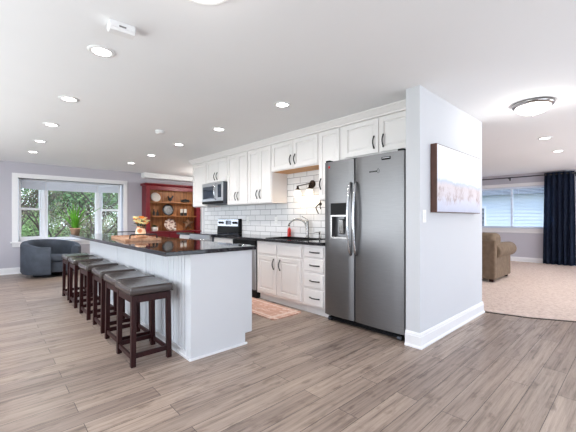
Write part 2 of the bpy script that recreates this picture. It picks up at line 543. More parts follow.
def obj(name, bm, m, parent=None, bevel=0.0, smooth=False, seg=2, subsurf=0):
    bmesh.ops.recalc_face_normals(bm, faces=bm.faces)
    if parent is not None:
        wm = WM[parent.name]
        bmesh.ops.transform(bm, matrix=wm.inverted(), verts=bm.verts)
    me = bpy.data.meshes.new(name)
    bm.to_mesh(me); bm.free()
    me.materials.append(M[m] if isinstance(m, str) else m)
    o = bpy.data.objects.new(name, me)
    COL.objects.link(o)
    if parent is not None:
        o.parent = parent
        WM[o.name] = WM[parent.name].copy()
    else:
        WM[o.name] = Matrix.Identity(4)
    if smooth:
        for p in me.polygons: p.use_smooth = True
    if bevel:
        b = o.modifiers.new('bevel', 'BEVEL'); b.width = bevel; b.segments = seg; b.limit_method = 'ANGLE'; b.angle_limit = math.radians(40)
    if subsurf:
        s = o.modifiers.new('subdivision', 'SUBSURF'); s.levels = subsurf; s.render_levels = subsurf
    return o


def smooth_by_angle(o, deg=40):
    me = o.data
    for p in me.polygons: p.use_smooth = True
    me.set_sharp_from_angle(angle=math.radians(deg))
    return o


def tag(o, label, cat, group=None, kind=None):
    o['label'] = label; o['category'] = cat
    if group: o['group'] = group
    if kind: o['kind'] = kind
    return o


def thing(name, label, cat, loc=(0, 0, 0), rz=0, group=None):
    o = bpy.data.objects.new(name, None)
    COL.objects.link(o)
    o.location = loc; o.rotation_euler = (0, 0, rz); o.empty_display_size = 0.1
    WM[o.name] = Matrix.Translation(loc) @ Matrix.Rotation(rz, 4, 'Z')
    return tag(o, label, cat, group)


def single(name, bm, m, label, cat, group=None, **k):
    """one-mesh thing whose origin sits at the middle of its base"""
    xs = [v.co.x for v in bm.verts]; ys = [v.co.y for v in bm.verts]; zs = [v.co.z for v in bm.verts]
    c = Vector(((min(xs) + max(xs)) / 2, (min(ys) + max(ys)) / 2, min(zs)))
    bmesh.ops.translate(bm, vec=-c, verts=bm.verts)
    o = obj(name, bm, m, **k)
    o.location = c
    WM[o.name] = Matrix.Translation(c)
    return tag(o, label, cat, group)


def struct(name, bm, m, parent=None, **k):
    o = obj(name, bm, m, parent, **k)
    if parent is None: o['kind'] = 'structure'
    return o


def dup(root, loc, rz=None, label=None):
    r = root.copy(); COL.objects.link(r); r.location = loc
    if rz is not None: r.rotation_euler = (0, 0, rz)
    if label: r['label'] = label
    for ch in list(root.children):
        c = ch.copy(); COL.objects.link(c); c.parent = r
        for g in list(ch.children):
            d = g.copy(); COL.objects.link(d); d.parent = c
    return r


# ------------------------------------------------------------------ room shell
CH = 2.44
XW, XE = -2.6, 10.9        # west wall, living room window wall
YS, YN = -2.6, 9.27        # south wall, bay window wall
KX = 3.61                  # kitchen back wall face
KY = 6.78                  # its free end
FX = 3.28                  # upper cabinet fronts (boxes)
BX = 2.99                  # base cabinet boxes
SX0, SX1, SY0, SY1 = 2.95, 4.68, 1.40, 1.54   # stub wall beside the fridge
struct('floor', bx(XW, XE, YS, YN, -0.1, 0.0), 'floor')
struct('ceiling', bx(XW, XE + 0.2, YS, YN + 0.2, CH, CH + 0.1), 'ceiling')


def wall_holes_y(name, y0, y1, x0, x1, holes, m):
    """wall running along x between y0..y1 with holes (xa, xb, za, zb)"""
    bm = new(); x = x0
    for xa, xb, za, zb in sorted(holes):
        add_box(bm, x, xa, y0, y1, 0, CH); add_box(bm, xa, xb, y0, y1, 0, za); add_box(bm, xa, xb, y0, y1, zb, CH); x = xb
    add_box(bm, x, x1, y0, y1, 0, CH)
    return struct(name, bm, m)


def wall_holes_x(name, x0, x1, y0, y1, holes, m):
    bm = new(); y = y0
    for ya, yb, za, zb in sorted(holes):
        add_box(bm, x0, x1, y, ya, 0, CH); add_box(bm, x0, x1, ya, yb, 0, za); add_box(bm, x0, x1, ya, yb, zb, CH); y = yb
    add_box(bm, x0, x1, y, y1, 0, CH)
    return struct(name, bm, m)


BW = (0.50, 2.64, 0.70, 2.10)      # bay opening x0 x1 z0 z1
wall_holes_y('wall_north', YN, YN + 0.15, XW, 6.0, [BW], 'wall')
wall_holes_y('wall_south', YS - 0.15, YS, XW, XE, [(0.1, 4.3, 0.1, 2.2), (5.8, 9.4, 0.5, 2.2)], 'wall')
wall_holes_x('wall_west', XW - 0.15, XW, YS, YN, [(0.0, 7.5, 0.3, 2.2)], 'wall')
EW = (1.55, 4.3, 0.93, 2.10)       # living room window
wall_holes_x('wall_east', XE, XE + 0.15, YS, 6.0, [EW], 'wall')
struct('wall_kitchen', bx(KX, KX + 0.12, SY1, KY, 0, CH), 'wall_white')
struct('wall_refrigerator', bx(SX0, SX1, SY0, SY1, 0, CH), 'wall_white', bevel=0.004)
struct('wall_living_west', bx(SX1 - 0.12, SX1, SY1, 6.0, 0, CH), 'wall')
struct('wall_living_north', bx(SX1, XE, 6.0, 6.12, 0, CH), 'wall')
struct('wall_dining_east', bx(6.0, 6.12, 6.12, YN, 0, CH), 'wall')
struct('trim_1', bx(3.08, 6.0, 9.0, YN, 2.30, CH), 'ceiling', bevel=0.02)   # dropped soffit above the hutch
# end casing of the kitchen wall
struct('trim_2', bx(KX - 0.02, KX + 0.14, KY - 0.03, KY + 0.015, 0, CH), 'trim', bevel=0.003)


def baseboard(name, pts, closed=False, h=0.14, t=0.016):
    """pts run with the room on the left"""
    bm = new()
    prof = [(0, 0), (t + 0.012, 0), (t + 0.012, 0.012), (t, 0.026), (t, h - 0.035), (t - 0.004, h - 0.03), (t - 0.004, h - 0.018), (0.006, h), (0, h)]
    pts = [Vector((a, b, 0)) for a, b in pts]
    rings = []
    n = len(pts)
    for i, p in enumerate(pts):
        d0 = (p - pts[i - 1]).normalized() if i > 0 else None
        d1 = (pts[i + 1] - p).normalized() if i < n - 1 else None
        if d0 is None: d0 = d1
        if d1 is None: d1 = d0
        n0 = Vector((-d0.y, d0.x, 0)); n1 = Vector((-d1.y, d1.x, 0))
        nn = (n0 + n1); nn = nn / (nn.length_squared / 2) if nn.length > 0.01 else n0
        rings.append([bm.verts.new(p + nn * a + Vector((0, 0, z))) for a, z in prof])
    for A, B in zip(rings, rings[1:]):
        for k in range(len(prof) - 1):
            bm.faces.new((A[k], B[k], B[k + 1], A[k + 1]))
    bm.faces.new(rings[0]); bm.faces.new(rings[-1][::-1])
    return struct(name, bm, 'trim')


baseboard('baseboard_north', [(3.0, YN), (XW, YN)])
baseboard('baseboard_refrigerator', [(SX0, SY1 - 0.001), (SX0, SY0), (SX1, SY0), (SX1, 6.0)][::-1])
baseboard('baseboard_east', [(XE, YS), (XE, 6.0)])
baseboard('baseboard_west', [(XW, YN), (XW, YS)])
baseboard('baseboard_living_north', [(XE, 6.0), (SX1, 6.0)])

# carpet of the living room: everything beyond a slanting edge
bm = new()
add_prism(bm, [(4.735, 1.37), (4.83, 0.93), (5.04, 0.53), (5.35, -0.2), (5.6, YS), (XE - 0.03, YS), (XE - 0.03, 5.97), (4.735, 5.97)], 0.0, 0.016)
o = struct('floor_carpet', bm, 'carpet')
bm = new()
add_tube(bm, [(4.70, 1.385, 0.004), (4.815, 0.93, 0.004), (5.025, 0.53, 0.004), (5.335, -0.2, 0.004), (5.585, YS, 0.004)], 0.007, 6)
struct('trim_3', bm, 'bark')

# crown moulding over the cabinets
bm = new()
add_prism(bm, [(KX, 2.44), (3.19, 2.44), (3.19, 2.428), (3.205, 2.42), (3.235, 2.385), (3.25, 2.375), (3.25, 2.355), (KX, 2.355)], SY1 + 0.001, 6.61, 'y')
struct('trim_4', bm, 'cab')

# ------------------------------------------------------------------ bay window
def window_unit(name, p0, p1, z0, z1, hung, shade_drop, num):
    """a window unit in the vertical plane through p0, p1 (plan points), seen from the side the left normal points to"""
    a = Vector((p0[0], p0[1], 0)); b = Vector((p1[0], p1[1], 0)); L = (b - a).length
    ang = math.atan2(b.y - a.y, b.x - a.x)
    r = bpy.data.objects.new(name, None); COL.objects.link(r); r['kind'] = 'structure'
    r.location = (a.x, a.y, 0); r.rotation_euler = (0, 0, ang); WM[r.name] = Matrix.Translation(a) @ Matrix.Rotation(ang, 4, 'Z')
    T = WM[r.name]

    def boxes(nm, lst, m, **k):
        bm = new()
        for q in lst: add_box(bm, *q, mtx=T)
        return obj(nm, bm, m, r, **k)
    f = 0.045
    boxes('window_frame', [(0, f, -.05, .08, z0, z1), (L - f, L, -.05, .08, z0, z1), (f, L - f, -.05, .08, z0, z0 + f), (f, L - f, -.05, .08, z1 - f, z1)], 'trim', bevel=0.003)
    s = 0.045
    if hung:
        zm = (z0 + z1) / 2 + 0.03
        for nm, za, zb, y in (('sash', z0 + f, zm + .02, 0.0), ('sash', zm - .02, z1 - f, 0.03)):
            sash = boxes(nm, [(f, f + s, y, y + .03, za, zb), (L - f - s, L - f, y, y + .03, za, zb), (f + s, L - f - s, y, y + .03, za, za + s), (f + s, L - f - s, y, y + .03, zb - s, zb)], 'trim', bevel=0.002)
            g = new(); add_box(g, f + s, L - f - s, y + .012, y + .018, za + s, zb - s, mtx=T); obj('pane', g, 'glass', sash)
    else:
        boxes('pane', [(f, L - f, .02, .026, z0 + f, z1 - f)], 'glass')
    if shade_drop:
        # cellular shade stacked at the head
        bm = new(); k = 7; zt = z1 - f * 0.3
        add_box(bm, .03, L - .03, -.085, -.045, zt - .04, zt, mtx=T)
        zz = zt - .04; hh = (shade_drop - .055) / k
        for i in range(k):
            pr = [(-.08, zz - hh * i), (-.07, zz - hh * (i + .5)), (-.08, zz - hh * (i + 1)), (-.058, zz - hh * (i + 1)), (-.068, zz - hh * (i + .5)), (-.058, zz - hh * i)]
            A = [bm.verts.new(T @ Vector((.035, y, z))) for y, z in pr]; B = [bm.verts.new(T @ Vector((L - .035, y, z))) for y, z in pr]
            bm.faces.new(A); bm.faces.new(B[::-1])
            for j in range(6): bm.faces.new((A[j], A[(j + 1) % 6], B[(j + 1) % 6], B[j]))
        add_box(bm, .035, L - .035, -.082, -.052, zz - hh * k - .015, zz - hh * k, mtx=T)
        obj('shade', bm, 'shade', r)
    return r


Z0, Z1 = 0.70, 2.10
PA, PB, PC, PD = (0.50, 9.45), (1.02, 9.80), (2.17, 9.80), (2.64, 9.45)
window_unit('window_1', PA, PB, Z0, Z1, True, 0.20, 1)
window_unit('window_2', PB, PC, Z0, Z1, False, 0.20, 2)
window_unit('window_3', PC, PD, Z0, Z1, True, 0.20, 3)
poly = [(0.50, YN), (2.64, YN), (2.64, 9.45), (2.70, 9.50), (2.22, 9.90), (0.97, 9.90), (0.44, 9.50), (0.50, 9.45)]
struct('trim_9', add_prism(new(), poly, Z0 - 0.06, Z0, 'z'), 'trim')
struct('trim_5', add_prism(new(), poly, Z1, Z1 + 0.10, 'z'), 'trim')
# mullion posts where the bay turns
bm = new()
for px, py in (PB, PC):
    add_lathe(bm, [(0.075, Z0), (0.075, Z1)], (px, py, 0), 8)
struct('trim_6', bm, 'trim')
# casing round the bay opening
bm = new(); c = 0.10; x0, x1, z0, z1 = BW; yy = YN - 0.022
add_box(bm, x0 - c, x0, yy, YN, z0 - 0.03, z1 + c); add_box(bm, x1, x1 + c, yy, YN, z0 - 0.03, z1 + c)
add_box(bm, x0, x1, yy, YN, z1, z1 + c)
struct('trim_7', bm, 'trim', bevel=0.004)
bm = new(); add_box(bm, x0 - c - .03, x1 + c + .03, YN - 0.06, YN + .02, z0 - 0.035, z0); add_box(bm, x0 - c, x1 + c, YN - 0.02, YN, z0 - 0.12, z0 - 0.035)
struct('trim_8', bm, 'trim', bevel=0.004)

# ------------------------------------------------------------------ living room window
r = bpy.data.objects.new('window_5', None); COL.objects.link(r); r['kind'] = 'structure'; r.location = (XE, EW[0], 0); WM[r.name] = Matrix.Translation((XE, EW[0], 0))
bm = new(); y0, y1, z0, z1 = EW
for q in ((y0, y0 + .05, z0, z1), (y1 - .05, y1, z0, z1), (y0, y1, z0, z0 + .05), (y0, y1, z1 - .05, z1), (2.50, 2.55, z0, z1), (3.35, 3.4, z0, z1)):
    add_box(bm, XE + .05, XE + .11, *q)
obj('window_frame', bm, 'trim', r, bevel=0.003)
obj('pane', bx(XE + .075, XE + .081, y0 + .05, y1 - .05, z0 + .05, z1 - .05), 'glass', r)
bm = new()
for q in ((y0 - .09, y0, z0 - .03, z1 + .09), (y1, y1 + .09, z0 - .03, z1 + .09), (y0, y1, z1, z1 + .09)): add_box(bm, XE - .02, XE, *q)
add_box(bm, XE - .07, XE, y0 - .12, y1 + .12, z0 - .035, z0); add_box(bm, XE - .02, XE, y0 - .09, y1 + .09, z0 - .12, z0 - .035)
obj('window_casing', bm, 'trim', r, bevel=0.003)
# horizontal blind
r = thing('window_blind', 'white horizontal slat blind lowered in the living room window beside navy curtain', 'blind', (XE + .0, (y0 + y1) / 2, z1))
bm = new(); nsl = 27; zt = z1 - .09
for i in range(nsl):
    zz = zt - i * (zt - z0 - .06) / (nsl - 1)
    T = Matrix.Translation((XE + .022, 0, zz)) @ Matrix.Rotation(math.radians(12), 4, 'Y')
    add_box(bm, -.022, .022, y0 + .02, y1 - .02, -.0015, .0015, mtx=T)
obj('slats', bm, 'blind', r)
obj('head_rail', bx(XE + .002, XE + .045, y0 + .01, y1 - .01, z1 - .06, z1 - .005), 'blind', r, bevel=.002)
obj('bottom_rail', bx(XE + .005, XE + .04, y0 + .02, y1 - .02, z0 + .012, z0 + .034), 'blind', r, bevel=.002)
bm = new()
bm.free()
for yy in (1.85, 2.35, 2.75, 3.3, 3.9): obj('lift_cord', bx(XE + .020, XE + .024, yy, yy + .004, z0 + .035, z1 - .061), 'blind', r)

# unseen window frames added behind the camera for the daylight fills, kept simple
bm = new()
for xa, xb, za, zb in ((0.1, 4.3, 0.1, 2.2), (5.8, 9.4, 0.5, 2.2)):
    for q in ((xa, xa + .06), (xb - .06, xb), ((xa + xb) / 2 - .03, (xa + xb) / 2 + .03)): add_box(bm, q[0], q[1], YS - .1, YS - .03, za, zb)
    add_box(bm, xa, xb, YS - .1, YS - .03, za, za + .06); add_box(bm, xa, xb, YS - .1, YS - .03, zb - .06, zb)
struct('window_6', bm, 'trim')
bm = new()
for yy in (0, 1.5, 3.0, 4.5, 6.0, 7.44): add_box(bm, XW - .1, XW - .03, yy, yy + .06, .3, 2.2)
add_box(bm, XW - .1, XW - .03, 0, 7.5, .3, .36); add_box(bm, XW - .1, XW - .03, 0, 7.5, 2.14, 2.2)
struct('window_7', bm, 'trim')


# ------------------------------------------------------------------ cabinets
def pull(y, z, x, length, vertical, parent, tilt=0):
    """arched black bar pull standing off the surface x, facing -x"""
    length *= 1.15
    pts = []
    for i in range(9):
        t = -1 + i / 4
        o_ = 0.006 + 0.024 * math.cos(t * PI / 2)
        pts.append((x - o_, y, z + t * length / 2) if vertical else (x - o_, y + t * length / 2, z))
    bm = new(); add_tube(bm, pts, 0.0075, 8)
    for s in (-1, 1):
        if vertical: add_box(bm, x - .012, x - .0005, y - .007, y + .007, z + s * length / 2 - .008, z + s * length / 2 + .008)
        else: add_box(bm, x - .012, x - .0005, y + s * length / 2 - .008, y + s * length / 2 + .008, z - .007, z + .007)
    o = obj('handle', bm, 'black_metal', parent)
    for p in o.data.polygons: p.use_smooth = True
    return o


def door(name, y0, y1, z0, z1, x, parent, m='cab', f=0.055, th=0.02):
    """framed door whose back lies on plane x, facing -x"""
    bm = new(); xf = x - th; xb = x - 0.0005
    for q in ((y0, y0 + f, z0, z1), (y1 - f, y1, z0, z1), (y0 + f, y1 - f, z0, z0 + f), (y0 + f, y1 - f, z1 - f, z1)): add_box(bm, xf, xb, *q)
    add_box(bm, xf + .014, xb, y0 + f, y1 - f, z0 + f, z1 - f)
    g = 0.03
    if y1 - y0 - 2 * f > .12 and z1 - z0 - 2 * f > .12:
        # raised centre panel with sloping edges
        a = [bm.verts.new((xf + .0138, yy, zz)) for yy, zz in ((y0 + f + .008, z0 + f + .008), (y1 - f - .008, z0 + f + .008), (y1 - f - .008, z1 - f - .008), (y0 + f + .008, z1 - f - .008))]
        b = [bm.verts.new((xf + .004, yy, zz)) for yy, zz in ((y0 + f + g, z0 + f + g), (y1 - f - g, z0 + f + g), (y1 - f - g, z1 - f - g), (y0 + f + g, z1 - f - g))]
        bm.faces.new(b)
        for i in range(4): bm.faces.new((a[i], a[(i + 1) % 4], b[(i + 1) % 4], b[i]))
    return obj(name, bm, m, parent, bevel=.0025, seg=1)


def upper(y0, y1, z0, label, doors, hz=None, under=None):
    """doors: list of (ya, yb, handle_y or None)"""
    r = thing('wall_cabinet', label, 'cabinet', (FX + .15, (y0 + y1) / 2, z0), group='white upper kitchen cabinets')
    g = 0.0008
    obj('carcass', bx(FX, KX - .002, y0 + g, y1 - g, z0, 2.354), 'cab', r, bevel=.002, seg=1)
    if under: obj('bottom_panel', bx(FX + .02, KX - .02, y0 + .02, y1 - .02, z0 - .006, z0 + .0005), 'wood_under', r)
    for ya, yb, hy in doors:
        d = door('door', ya, yb, z0 + .012, 2.345, FX, r)
        if hy is not None: pull(hy, hz if hz else z0 + .15, FX - .02, .115, True, d)
    return r


upper(5.98, 6.58, 1.45, 'white single-door wall cabinet at the far end, left of the microwave', [(6.0, 6.56, 6.05)])
upper(5.20, 5.979, 1.90, 'short white two-door wall cabinet above the microwave', [(5.212, 5.585, 5.545), (5.592, 5.965, 5.632)], hz=2.02)
upper(4.555, 5.199, 1.45, 'tall white two-door wall cabinet just right of the microwave', [(4.568, 4.872, 4.835), (4.880, 5.187, 4.917)])
upper(3.93, 4.554, 1.45, 'tall white two-door wall cabinet left of the sink alcove with lamplit side panel', [(3.943, 4.238, 4.201), (4.246, 4.541, 4.283)])
upper(2.945, 3.929, 1.93, 'short white two-door wall cabinet over the sink', [(2.958, 3.43, 3.39), (3.44, 3.917, 3.48)], hz=2.06, under=True)
upper(2.581, 2.944, 1.45, 'white wall cabinet partly hidden behind the left side of the refrigerator', [(2.592, 2.932, 2.895)], hz=1.66)
r = upper(1.545, 2.580, 1.94, 'short white two-door wall cabinet above the refrigerator', [(1.56, 2.018, 1.965), (2.032, 2.515, 2.085)], hz=2.075)

# hanging hooks below the cabinet next to the fridge
r = thing('hanging_hook', 'dark bronze hook and opener hanging below white cabinet left of the refrigerator', 'hook', (3.3, 2.94, 1.45))
bm = new(); add_lathe(bm, [(0, 0), (.022, .001), (.024, .01), (0, .012)], (3.32, 2.95, 1.40), 14, Matrix.Rotation(-PI / 2, 4, 'Y'))
add_tube(bm, [(3.315, 2.95, 1.45), (3.315, 2.95, 1.42), (3.315, 2.95, 1.40)], .005, 6)
obj('plate', bm, 'bronze', r)
bm = new(); add_tube(bm, [(3.30, 2.96, 1.40), (3.285, 2.98, 1.38), (3.27, 2.995, 1.35), (3.26, 2.96, 1.30), (3.25, 2.93, 1.27)], .008, 8)
add_tube(bm, [(3.30, 2.945, 1.39), (3.29, 2.935, 1.36), (3.285, 2.92, 1.33)], .006, 8)
obj('arm', bm, 'bronze', r)


def base_cab(name, y0, y1, label):
    r = thing(name, label, 'cabinet', (BX + .3, (y0 + y1) / 2, 0), group='white base kitchen cabinets')
    bm = new(); top = .70 if name == 'sink_cabinet' else .876
    add_box(bm, BX, KX - .002, y0 + .001, y1 - .001, .10, top)
    if top < .8: add_box(bm, BX, BX + .018, y0 + .001, y1 - .001, top, .876)
    obj('carcass', bm, 'cab', r, bevel=.002, seg=1)
    obj('toe_board', bx(3.05, KX - .01, y0 + .001, y1 - .001, 0, .0995), 'trim', r)
    return r


r = base_cab('drawer_cabinet', 2.58, 2.949, 'white four-drawer base cabinet between sink cabinet and refrigerator')
for za, zb in ((.725, .845), (.545, .70), (.345, .515), (.125, .315)):
    bm = new(); add_box(bm, BX - .02, BX - .0005, 2.60, 2.925, za, zb)
    d = obj('drawer', bm, 'cab', r, bevel=.006)
    pull(2.74, (za + zb) / 2, BX - .02, .13, False, d)
r = base_cab('sink_cabinet', 2.95, 3.93, 'white two-door base cabinet under the sink')
for ya, yb in ((2.985, 3.425), (3.475, 3.90)):
    obj('drawer_front', bx(BX - .02, BX - .0005, ya, yb, .695, .84), 'cab', r, bevel=.006)
d = door('door', 2.985, 3.425, .135, .665, BX, r); pull(3.385, .56, BX - .02, .12, True, d)
d = door('door', 3.475, 3.90, .135, .665, BX, r); pull(3.52, .56, BX - .02, .12, True, d)
r = base_cab('narrow_base_cabinet', 4.56, 5.19, 'white base cabinet between the range and the dishwasher')
obj('drawer', bx(BX - .02, BX - .0005, 4.58, 5.17, .70, .85), 'cab', r, bevel=.006)
door('door', 4.58, 4.87, .135, .68, BX, r); door('door', 4.88, 5.17, .135, .68, BX, r)
r = base_cab('corner_base_cabinet', 5.985, 6.60, 'white base cabinet at the far end, beyond the range')
obj('drawer', bx(BX - .02, BX - .0005, 6.005, 6.58, .70, .85), 'cab', r, bevel=.006)
door('door', 6.005, 6.58, .135, .68, BX, r)

# dishwasher
r = thing('dishwasher', 'stainless dishwasher with black toe kick beside the sink cabinet', 'dishwasher', (BX + .3, 4.24, 0))
obj('body', bx(BX, KX - .01, 3.935, 4.555, .11, .875), 'steel_dark', r)
obj('door', bx(BX - .03, BX - .0005, 3.945, 4.55, .13, .78), 'steel_light', r, bevel=.004)
obj('control_panel', bx(BX - .03, BX - .0005, 3.945, 4.55, .785, .868), 'black_plastic', r, bevel=.003)
obj('toe_kick', bx(BX - .0, KX - .01, 3.94, 4.55, .0, .105), 'black_plastic', r)
obj('handle', add_tube(new(), [(BX - .032, 4.02, .80), (BX - .06, 4.04, .80), (BX - .065, 4.25, .80), (BX - .06, 4.46, .80), (BX - .032, 4.48, .80)], .009, 8), 'handle_steel', r, smooth=True)

# kitchen worktop (right run with a sink cut-out, left run beyond the range)
CXF = 2.93
bm = new(); z0, z1 = .8765, .914
add_box(bm, CXF, 3.06, 2.58, 5.195, z0, z1); add_box(bm, 3.50, KX - .001, 2.58, 5.195, z0, z1)
add_box(bm, 3.06, 3.50, 2.58, 3.05, z0, z1); add_box(bm, 3.06, 3.50, 3.78, 5.195, z0, z1)
single('worktop', bm, 'granite', 'dark polished worktop with the sink, running from refrigerator to range', 'worktop', 'kitchen worktops')
single('worktop', bx(CXF, KX - .001, 5.985, 6.63, z0, z1), 'granite', 'short dark worktop beyond the range at the far end', 'worktop', 'kitchen worktops', bevel=.004)
# sink
bm = new()
for q in ((3.062, 3.075, 3.052, 3.778), (3.485, 3.498, 3.052, 3.778), (3.075, 3.485, 3.052, 3.065), (3.075, 3.485, 3.765, 3.778)): add_box(bm, *q, .72, .9135)
add_box(bm, 3.062, 3.498, 3.052, 3.778, .708, .72)
for q in ((3.045, 3.075, 3.035, 3.795), (3.485, 3.515, 3.035, 3.795), (3.075, 3.485, 3.035, 3.065), (3.075, 3.485, 3.765, 3.795)): add_box(bm, *q, .9145, .921)
single('sink', bm, 'black_plastic', 'black sink basin set into the dark worktop', 'sink')
# faucet
r = thing('faucet', 'brushed nickel high-arc faucet behind the sink', 'faucet', (3.53, 3.40, .914))
fy = 3.40; fx = 3.53
bm = new(); add_lathe(bm, [(0, 0), (.032, 0), (.032, .012), (.024, .02), (.022, .05), (.02, .24), (.016, .262), (0, .264)], (fx, fy, .914), 18)
obj('body', bm, 'chrome', r, smooth=True)
pts = [(fx, fy + .01, .97)]
for i in range(13):
    a = i / 12 * PI * 0.86
    pts.append((fx - .0 - .07 * (1 - math.cos(a)), fy + .02 + .125 * (1 - math.cos(a)), 1.06 + .135 * math.sin(a)))
bm = new(); add_tube(bm, pts, .013, 10)
e = Vector(pts[-1]); add_tube(bm, [e, e + Vector((-.004, .006, -.03))], .017, 12)
obj('spout', bm, 'chrome', r, smooth=True)
obj('lever', add_tube(new(), [(fx, fy, 1.165), (fx + .0, fy - .0, 1.19), (fx - .02, fy + .10, 1.235)], .006, 8), 'chrome', r, smooth=True)
r = thing('soap_dispenser', 'small nickel soap pump on worktop right of the faucet', 'soap dispenser', (3.53, 3.16, .914))
obj('base', add_lathe(new(), [(0, 0), (.02, 0), (.02, .01), (.011, .02), (.011, .075), (.014, .08), (.014, .1), (0, .1)], (3.53, 3.16, .914), 14), 'chrome', r, smooth=True)
obj('nozzle', add_tube(new(), [(3.53, 3.16, 1.005), (3.50, 3.19, 1.005), (3.47, 3.215, .998)], .006, 8), 'chrome', r, smooth=True)
r = thing('soap_bottle', 'red dish soap bottle standing by the sink', 'bottle', (3.525, 3.80, .914))
obj('bottle', add_lathe(new(), [(0, 0), (.028, 0), (.03, .01), (.03, .10), (.024, .125), (.012, .14), (.012, .15), (0, .15)], (3.54, 3.815, .9145), 16), 'red_soap', r, smooth=True)
obj('cap', add_lathe(new(), [(0, 0), (.014, 0), (.012, .022), (.005, .03), (0, .03)], (3.54, 3.815, 1.0645), 12), 'white_ceramic', r, smooth=True)

# backsplash
bm = bx(KX - .012, KX - .0005, 2.58, 6.66, .9145, 1.449)
add_box(bm, KX - .012, KX - .0005, 2.947, 3.928, 1.4491, 1.929)
struct('wall_backsplash', bm, 'tile')
for y, z, lab in ((4.20, 1.17, 'white wall outlet on the tiles left of the faucet'), (5.02, 1.17, 'white wall outlet on the tiles just right of the range')):
    r = thing('wall_outlet', lab, 'outlet', (KX - .012, y, z), group='outlets on the backsplash')
    obj('cover_plate', bx(KX - .018, KX - .0125, y - .036, y + .036, z - .06, z + .06), 'outlet', r, bevel=.002)
    bm = new(); add_box(bm, KX - .0205, KX - .0182, y - .016, y + .016, z + .008, z + .036); add_box(bm, KX - .0205, KX - .0182, y - .016, y + .016, z - .036, z - .008)
    obj('socket', bm, 'plastic', r, bevel=.001)

# sconce over the sink
r = thing('wall_sconce', 'oil-rubbed bronze two-light sconce with glass shades on the tiles above the sink', 'sconce', (KX - .012, 3.36, 1.72))
RY = Matrix.Rotation(-PI / 2, 4, 'Y')
obj('backplate', add_lathe(new(), [(0, 0), (.06, 0), (.06, .012), (.045, .022), (0, .024)], (KX - .0125, 3.36, 1.72), 24, RY), 'bronze', r, smooth=True)
bm = new(); add_tube(bm, [(KX - .02, 3.36, 1.72), (KX - .11, 3.36, 1.72)], .01, 8); add_tube(bm, [(KX - .11, 3.28, 1.72), (KX - .11, 3.36, 1.72), (KX - .11, 3.60, 1.70)], .008, 8)
obj('arm', bm, 'bronze', r, smooth=True)
for y in (3.33, 3.58):
    zc = 1.70
    s = obj('socket', add_lathe(new(), [(0, 0), (.014, 0), (.018, -.03), (.034, -.045), (.036, -.06), (0, -.062)], (KX - .11, y, zc), 16), 'bronze', r, smooth=True)
    obj('glass_shade', add_lathe(new(), [(.034, -.06), (.05, -.09), (.056, -.14), (.058, -.17), (.055, -.17), (.048, -.10), (.03, -.062)], (KX - .11, y, zc), 20), M['sconce_glow'], r, smooth=True)
    lamp_obj('sconce_light', 'POINT', (KX - .11 - WM[r.name].translation.x, y - WM[r.name].translation.y, zc - .2 - WM[r.name].translation.z), (0, 0, 0), 0.9, (1.0, 0.72, 0.45), .04, parent=r)

# ------------------------------------------------------------------ range and microwave
r = thing('range', 'stainless electric range with black glass cooktop and knobs on its back panel', 'range', (3.27, 5.59, 0))
obj('body', bx(2.955, KX - .02, 5.20, 5.98, .09, .905), 'steel_dark', r)
obj('cooktop', bx(2.925, KX - .10, 5.198, 5.982, .9055, .922), 'black_glass', r, bevel=.003)
d = obj('oven_door', bx(2.905, 2.9545, 5.205, 5.975, .27, .80), 'steel_light', r, bevel=.004)
obj('oven_window', bx(2.901, 2.9045, 5.32, 5.86, .40, .70), 'black_glass', d)
obj('handle', add_tube(new(), [(2.904, 5.25, .82), (2.865, 5.27, .82), (2.86, 5.59, .82), (2.865, 5.91, .82), (2.904, 5.93, .82)], .012, 8), 'handle_steel', r, smooth=True)
obj('front_panel', bx(2.90, 2.9545, 5.205, 5.975, .805, .904), 'steel_light', r, bevel=.003)
obj('storage_drawer', bx(2.91, 2.9545, 5.205, 5.975, .095, .26), 'steel_light', r, bevel=.004)
bm = new(); add_prism(bm, [(KX - .10, .922), (KX - .075, 1.20), (KX - .02, 1.20), (KX - .02, .922)], 5.20, 5.98, 'y')
bp_ = obj('back_panel', bm, 'black_plastic', r, bevel=.003)
bm = new(); add_prism(bm, [(KX - .0900, 1.055), (KX - .0785, 1.190), (KX - .074, 1.190), (KX - .0855, 1.055)], 5.235, 5.975, 'y')
obj('control_panel', bm, 'handle_steel', r)
bm = new(); add_prism(bm, [(KX - .0895, 1.085), (KX - .0825, 1.165), (KX - .0785, 1.165), (KX - .0855, 1.085)], 5.47, 5.67, 'y')
obj('display', bm, 'black_glass', r)
for y in (5.30, 5.38, 5.80, 5.89):
    obj('knob', add_lathe(new(), [(0, 0), (.024, 0), (.02, .028), (0, .03)], (KX - .083, y, 1.122), 14, Matrix.Rotation(-PI / 2 + .12, 4, 'Y')), 'black_plastic', r, smooth=True)

